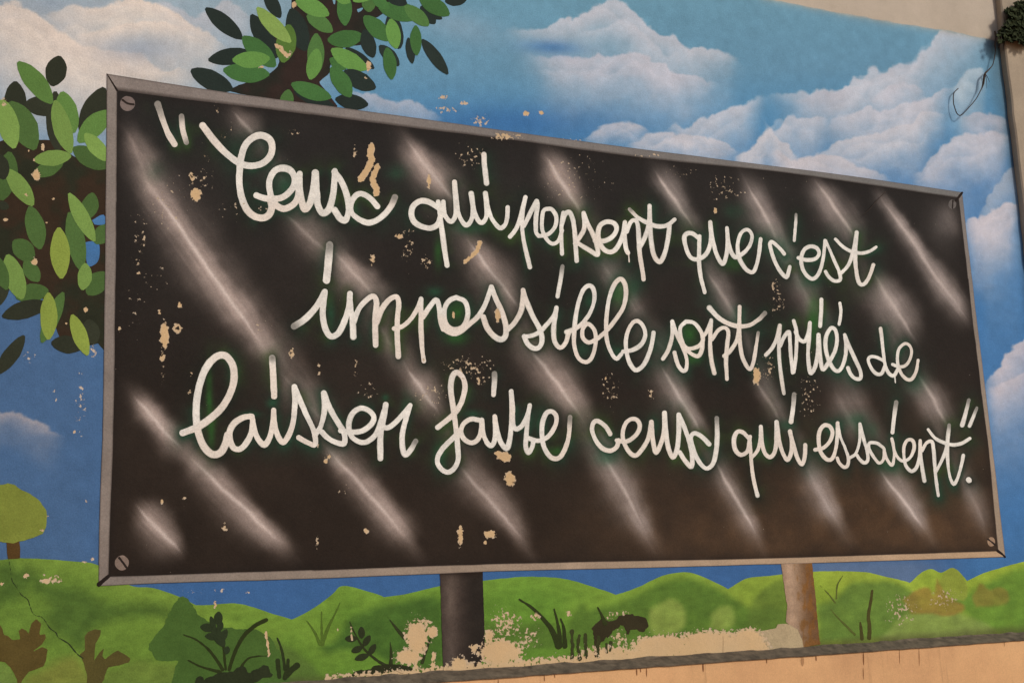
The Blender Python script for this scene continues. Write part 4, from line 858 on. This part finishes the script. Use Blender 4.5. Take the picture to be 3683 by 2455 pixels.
# posts
def post(label, s, col1, col2, hl, y):
    P = pts('s', s)
    P2 = P.copy(); P2[0, 1] -= 14; P2[1, 1] -= 14
    cx0 = P[:, 0].min(); cx1 = P[:, 0].max()
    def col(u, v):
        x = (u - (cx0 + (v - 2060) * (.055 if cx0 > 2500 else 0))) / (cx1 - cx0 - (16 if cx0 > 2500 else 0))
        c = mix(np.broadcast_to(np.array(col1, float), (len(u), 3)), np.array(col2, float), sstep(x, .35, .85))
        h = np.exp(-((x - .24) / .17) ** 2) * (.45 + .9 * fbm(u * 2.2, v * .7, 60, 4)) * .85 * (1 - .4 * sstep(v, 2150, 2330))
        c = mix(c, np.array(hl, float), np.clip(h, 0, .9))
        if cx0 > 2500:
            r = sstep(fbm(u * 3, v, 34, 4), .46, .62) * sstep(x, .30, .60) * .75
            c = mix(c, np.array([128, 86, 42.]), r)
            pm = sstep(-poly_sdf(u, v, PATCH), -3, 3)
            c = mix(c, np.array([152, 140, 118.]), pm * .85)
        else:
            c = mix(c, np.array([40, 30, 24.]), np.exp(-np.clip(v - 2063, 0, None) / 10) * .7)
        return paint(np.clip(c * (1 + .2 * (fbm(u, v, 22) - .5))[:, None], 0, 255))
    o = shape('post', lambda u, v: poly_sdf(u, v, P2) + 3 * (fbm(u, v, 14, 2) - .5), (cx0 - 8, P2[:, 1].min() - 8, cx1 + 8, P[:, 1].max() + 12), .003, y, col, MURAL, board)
    o['label'] = label
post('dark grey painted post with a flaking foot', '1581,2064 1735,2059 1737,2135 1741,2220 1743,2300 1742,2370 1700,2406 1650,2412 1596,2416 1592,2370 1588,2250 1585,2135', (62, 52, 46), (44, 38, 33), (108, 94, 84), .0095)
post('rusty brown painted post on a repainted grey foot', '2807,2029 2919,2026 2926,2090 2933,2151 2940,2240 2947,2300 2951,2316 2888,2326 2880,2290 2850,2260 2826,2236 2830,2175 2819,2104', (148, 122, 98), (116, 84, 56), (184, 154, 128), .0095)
o = shape('repainted_patch', lambda u, v: poly_sdf(u, v, PATCH) + 5 * (fbm(u, v, 30, 3) - .5), (2580, 2225, 2900, 2350), .003, .0100, flat((176, 156, 122), .2), MURAL, board)
# frame rails: strips from outer to inner edge
def rail(side, c0, c1):
    a = smooth(OUT[side], 12); b = smooth(INN[side], 12); n = 260
    def rs(p):
        s = np.r_[0, np.cumsum(np.hypot(*np.diff(p, axis=0).T))]; t = np.linspace(0, s[-1], n)
        return np.stack([np.interp(t, s, p[:, 0]), np.interp(t, s, p[:, 1])], 1)
    a, b = rs(a), rs(b); m = 8; f = np.linspace(0, 1, m)
    jit = (fbm(np.arange(n) * 9., np.full(n, 3.), 150, 3) - .5)
    ac = a.mean(0) - b.mean(0); ac /= np.hypot(*ac)
    a = a + ac * jit[:, None] * 3 * np.sin(np.linspace(0, np.pi, n))[:, None] ** .3; b = b + ac * np.roll(jit, 60)[:, None] * 4 * np.sin(np.linspace(0, np.pi, n))[:, None] ** .3
    g_ = a[:, None] + (b - a)[:, None] * f[None, :, None]
    u, v = g_[..., 0].ravel(), g_[..., 1].ravel(); q = W(u, v); q[:, 1] = -(BY + .0006) * COAT
    i, j = np.meshgrid(np.arange(n - 1), np.arange(m - 1), indexing='ij'); k = (i * m + j).ravel()
    F = np.stack([k, k + m, k + m + 1, k + 1], 1)
    e1 = q[F[9, 1]] - q[F[9, 0]]; e2 = q[F[9, 2]] - q[F[9, 0]]
    if np.cross(e1, e2)[1] > 0: F = F[:, ::-1]
    ff = np.tile(f, n); tt = np.repeat(np.linspace(0, 1, n), m)
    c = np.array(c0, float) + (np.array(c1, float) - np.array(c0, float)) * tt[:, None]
    c = c * (1 + .16 * (fbm(u, v, 120, 4) - .5))[:, None]
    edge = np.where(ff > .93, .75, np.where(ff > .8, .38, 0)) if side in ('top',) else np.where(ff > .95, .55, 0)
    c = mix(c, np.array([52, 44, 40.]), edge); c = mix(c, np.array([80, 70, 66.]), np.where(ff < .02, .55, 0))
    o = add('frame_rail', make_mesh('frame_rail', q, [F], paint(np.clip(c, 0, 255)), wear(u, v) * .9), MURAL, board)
    return o
rail('top', (140, 129, 122), (118, 116, 113)); rail('right', (124, 118, 113), (172, 151, 128)); rail('bottom', (134, 124, 116), (188, 158, 126)); rail('left', (140, 130, 122), (133, 121, 112))  # right and bottom rails: warm lamp glow painted in towards their shared corner
for i, (tt, w0, w1, s) in enumerate((('s', 4, 7, '384,267 400,293 421,327'), ('s', 16, 12, '356,2100 372,2086 391,2070'), ('s', 9, 7, '3586,1979 3600,1990 3614,2002'), ('s', 8, 9, '3436,722 3448,708 3459,694'))):
    strokes_shape('mitre_line', [(tt, w0, w1, s)], BY + .0012, (38, 30, 26), MURAL, board, step=.002)
for (cx, cy, rx, ry, cl, s0) in ((458, 374, 27, 27, (124, 110, 104), '440,361 458,373 480,377'), (438, 2023, 25, 27, (136, 118, 106), '428,2005 440,2020 456,2042'),
                                 (3424, 735, 14, 17, (104, 98, 94), '3426,722 3425,735 3424,749'), (3564, 1947, 14, 17, (172, 142, 116), '3552,1938 3564,1947 3577,1958')):
    sc_ = shape('screw', lambda u, v, cx=cx, cy=cy, rx=rx, ry=ry: (np.hypot((u - cx) / rx, (v - cy) / ry) - 1) * rx + 2.5 * (fbm(u, v, 14, 2) - .5), (cx - rx - 6, cy - ry - 6, cx + rx + 6, cy + ry + 6), .002, BY + .0008, flat(cl, .2, 30), MURAL, board)
    sl = strokes_shape('slot', [('s', 5 if rx < 20 else 8, 5 if rx < 20 else 8, s0)], BY + .0014, (44, 36, 32), MURAL, None, step=.002)
    sl.parent = sc_
# lettering
FADE = np.array([(565, 377, 52), (652, 416, 22), (676, 520, 20), (1185, 880, 36), (1052, 1176, 30), (1418, 710, 24), (1777, 1342, 26), (2576, 1500, 34), (2855, 1416, 30), (3222, 1446, 30), (2021, 958, 24),
                 (1495, 1586, 24), (2750, 1125, 24), (3482, 1437, 22), (3512, 1464, 26), (2733, 1194, 20), (2048, 1504, 26), (2863, 767, 20), (979, 1286, 16), (3416, 1526, 22), (2269, 752, 14)], float)
WHT = np.array([231, 225, 214.])
for lab, g_, lo, hi in WG:
    def col(u, v, g_=g_):
        d = word_sdf(u, v, g_)
        c = WHT * (1 + .14 * (fbm(u, v, 55, 3) - .5) + .10 * (fbm(u, v, 14, 2) - .5))[:, None]
        warm = sstep(fbm(u + 33, v, 210, 2), .42, .62) * .5
        c = mix(c, np.array([228, 208, 190.]), warm)
        c = mix(c, np.array([78, 84, 68.]), sstep(d, -1.6, 1.8) * .55)
        for fu, fv, fr in FADE: c = mix(c, np.array([92, 88, 80.]), np.exp(-((u - fu) ** 2 + (v - fv) ** 2) / fr ** 2) * .72)
        return paint(np.clip(c, 0, 255))
    o = shape('handwritten_word', lambda u, v, g_=g_: word_sdf(u, v, g_) + .1 + 1.8 * (fbm(u, v, 12, 2) - .5) + 4.5 * (fbm(u, v, 85, 2) - .5), (lo[0] - 20, lo[1] - 20, hi[0] + 20, hi[1] + 20), .0022, BY + .0010, col, LETTER, board, lambda u, v: wear(u, v) * .72)
    o['label'] = 'white painted ' + lab

# rusty runs below the ledge
for (t, x, y0, y1, w_) in (('q', 445, 1165, 1212, 12), ('q', 880, 1130, 1250, 12), ('q', 878, 1270, 1385, 7), ('q', 1390, 1090, 1260, 6), ('q', 1210, 1105, 1240, 5), ('q', 2170, 1020, 1080, 5),
                           ('p', 300, 1345, 1405, 9), ('p', 395, 1335, 1372, 8), ('p', 1150, 1285, 1350, 12), ('p', 1185, 1282, 1320, 9), ('p', 1240, 1275, 1360, 10), ('p', 1760, 1225, 1318, 14), ('p', 2345, 1190, 1240, 10),
                           ('q', 320, 1165, 1260, 30), ('o', 2230, 1385, 1440, 9)):
    a = at(t, x, y0); b = at(t, x + 3, y1)
    add('rust_run', leaf_mesh(a, b, w_ / 2.55, 0, (132, 88, 56) if w_ < 25 else (176, 132, 92), 0, 9, -.0556), MURAL, pl)
# ---------------------------------------------------------------- crack, creeper, tendril, grime line
o = strokes_shape('crack', [('m', 9, 14, '112,20 116,80 130,180 150,300 190,360 230,430 270,480 340,530 370,610 400,690 440,730 510,745 560,800 620,890 690,940 720,1000 780,1035 850,1080 900,1140 960,1210 1030,1260')], .0060, (50, 60, 30), CRACK, wall, .0018, 2.6)
o['label'] = 'dark jagged crack through the painted hill'
LEAFM = bpy.data.materials.new('creeper_leaf'); t_, b_ = nodes(LEAFM)
oi = t_.nodes.new('ShaderNodeNewGeometry'); n_ = N(t_, 'ShaderNodeTexNoise', Scale=70.0, Detail=3.0); t_.links.new(oi.outputs['Position'], n_.inputs['Vector'])
mr = N(t_, 'ShaderNodeMapRange'); t_.links.new(n_.outputs[0], mr.inputs[0]); mr.inputs[1].default_value = .35; mr.inputs[2].default_value = .65
t_.links.new(mixc(t_, mr.outputs[0], (.016, .022, .009), (.060, .072, .032)), b_.inputs['Base Color']); b_.inputs['Roughness'].default_value = .9; b_.inputs['Specular IOR Level'].default_value = .1
STEM = plain_material('dry_stem', (52, 42, 36), (74, 62, 52), 40, .9)
def tube(name, P, r0, r1, parent, sides=6):
    P = np.asarray(P, float); n = len(P); v = []; r = np.linspace(r0, r1, n) if np.isscalar(r0) else np.asarray(r0)
    for i in range(n):
        d = P[min(i + 1, n - 1)] - P[max(i - 1, 0)]; d /= np.linalg.norm(d) + 1e-9
        s = np.cross(d, [0, 1, .1]); s /= np.linalg.norm(s) + 1e-9; w_ = np.cross(d, s)
        for k in range(sides):
            a = 2 * math.pi * k / sides; v.append(P[i] + r[i] * (math.cos(a) * s + math.sin(a) * w_))
    f = [(i * sides + k, i * sides + (k + 1) % sides, (i + 1) * sides + (k + 1) % sides, (i + 1) * sides + k) for i in range(n - 1) for k in range(sides)]
    me = bpy.data.meshes.new(name); me.from_pydata([tuple(x) for x in v], [], f); me.update()
    return add(name, me, STEM, parent)
root = W(3625., 150., -.03)
cr = thing('creeper', tuple(root), 'dark green creeper clump growing at the top of the pilaster with a dry tendril', 'plant')
V = []; F = []
def blob(cx, cy, rx, ry, n):
    for _ in range(n):
        a = random.uniform(0, 2 * math.pi); r = math.sqrt(random.random())
        u, v = cx + rx * r * math.cos(a), cy + ry * r * math.sin(a)
        p = W(u, v, -random.uniform(.031, .065)); s = random.uniform(.008, .016)
        d = Vector((random.uniform(-1, 1), random.uniform(-.6, .3), random.uniform(-1, .6))).normalized()
        nrm = Vector((random.uniform(-.6, .6), -1, random.uniform(-.3, .9))).normalized(); sd_ = d.cross(nrm).normalized(); d = nrm.cross(sd_)
        p = Vector(p); k = len(V)
        V.extend([p - d * s, p + sd_ * s * .55 + nrm * s * .12, p + d * s, p - sd_ * s * .55 + nrm * s * .12, p + nrm * -s * .08])
        F.extend([(k, k + 1, k + 4), (k + 1, k + 2, k + 4), (k + 2, k + 3, k + 4), (k + 3, k, k + 4)])
blob(3668, 88, 42, 60, 520); blob(3720, 70, 60, 80, 480); blob(3635, 112, 28, 40, 190); blob(3640, 45, 24, 16, 70); blob(3605, 128, 16, 26, 40); blob(3672, 28, 26, 24, 120); blob(3690, 140, 30, 22, 130)
me = bpy.data.meshes.new('foliage'); me.from_pydata([tuple(x) for x in V], [], F); me.update()
fo = add('foliage', me, LEAFM, cr); fo['kind'] = 'stuff'
tp = smooth(pts('x', '1100,420 1045,520 1030,620 1028,700 1000,840 975,900 920,960 870,1020 850,1150 810,1240 750,1350 650,1470 560,1560 510,1540 480,1450 470,1380 480,1260 545,1190'), 5)
tw = W(tp[:, 0], tp[:, 1], -.012); n = len(tw); tw[:, 1] -= .012 * np.sin(np.linspace(0, 3.1, n))
rr = .0018 + .0022 * np.exp(-((np.linspace(0, 1, n) - .42) / .07) ** 2); rr[:12] = .003
tube('tendril', tw, rr, None, cr)
for s in ('910,1000 925,1080 930,1190', '915,1000 945,1050 970,1110', '880,1060 870,1130 850,1220'):
    q = smooth(pts('x', s), 4); tube('twig', W(q[:, 0], q[:, 1], -.014), .0014, .0005, cr)
for s in ('1040,420 1050,520 1040,640', '1150,440 1165,560 1150,680', '1100,430 1110,560 1090,650'):
    q = smooth(pts('x', s), 4); tube('stem', W(q[:, 0], q[:, 1], -.030), .004, .002, cr)
# small crooked twig stuck to the panel's upper corner
q = smooth(pts('s', '3186,690 3170,704 3150,726 3128,752 3108,770'), 4)
tw = thing('dry_twig', tuple(W(3150., 726., -BY - .004)), 'thin pale crooked twig stuck on the board top between two light streaks', 'twig')
tube('stem', W(q[:, 0], q[:, 1], -BY - .004), .0014, .0007, tw)
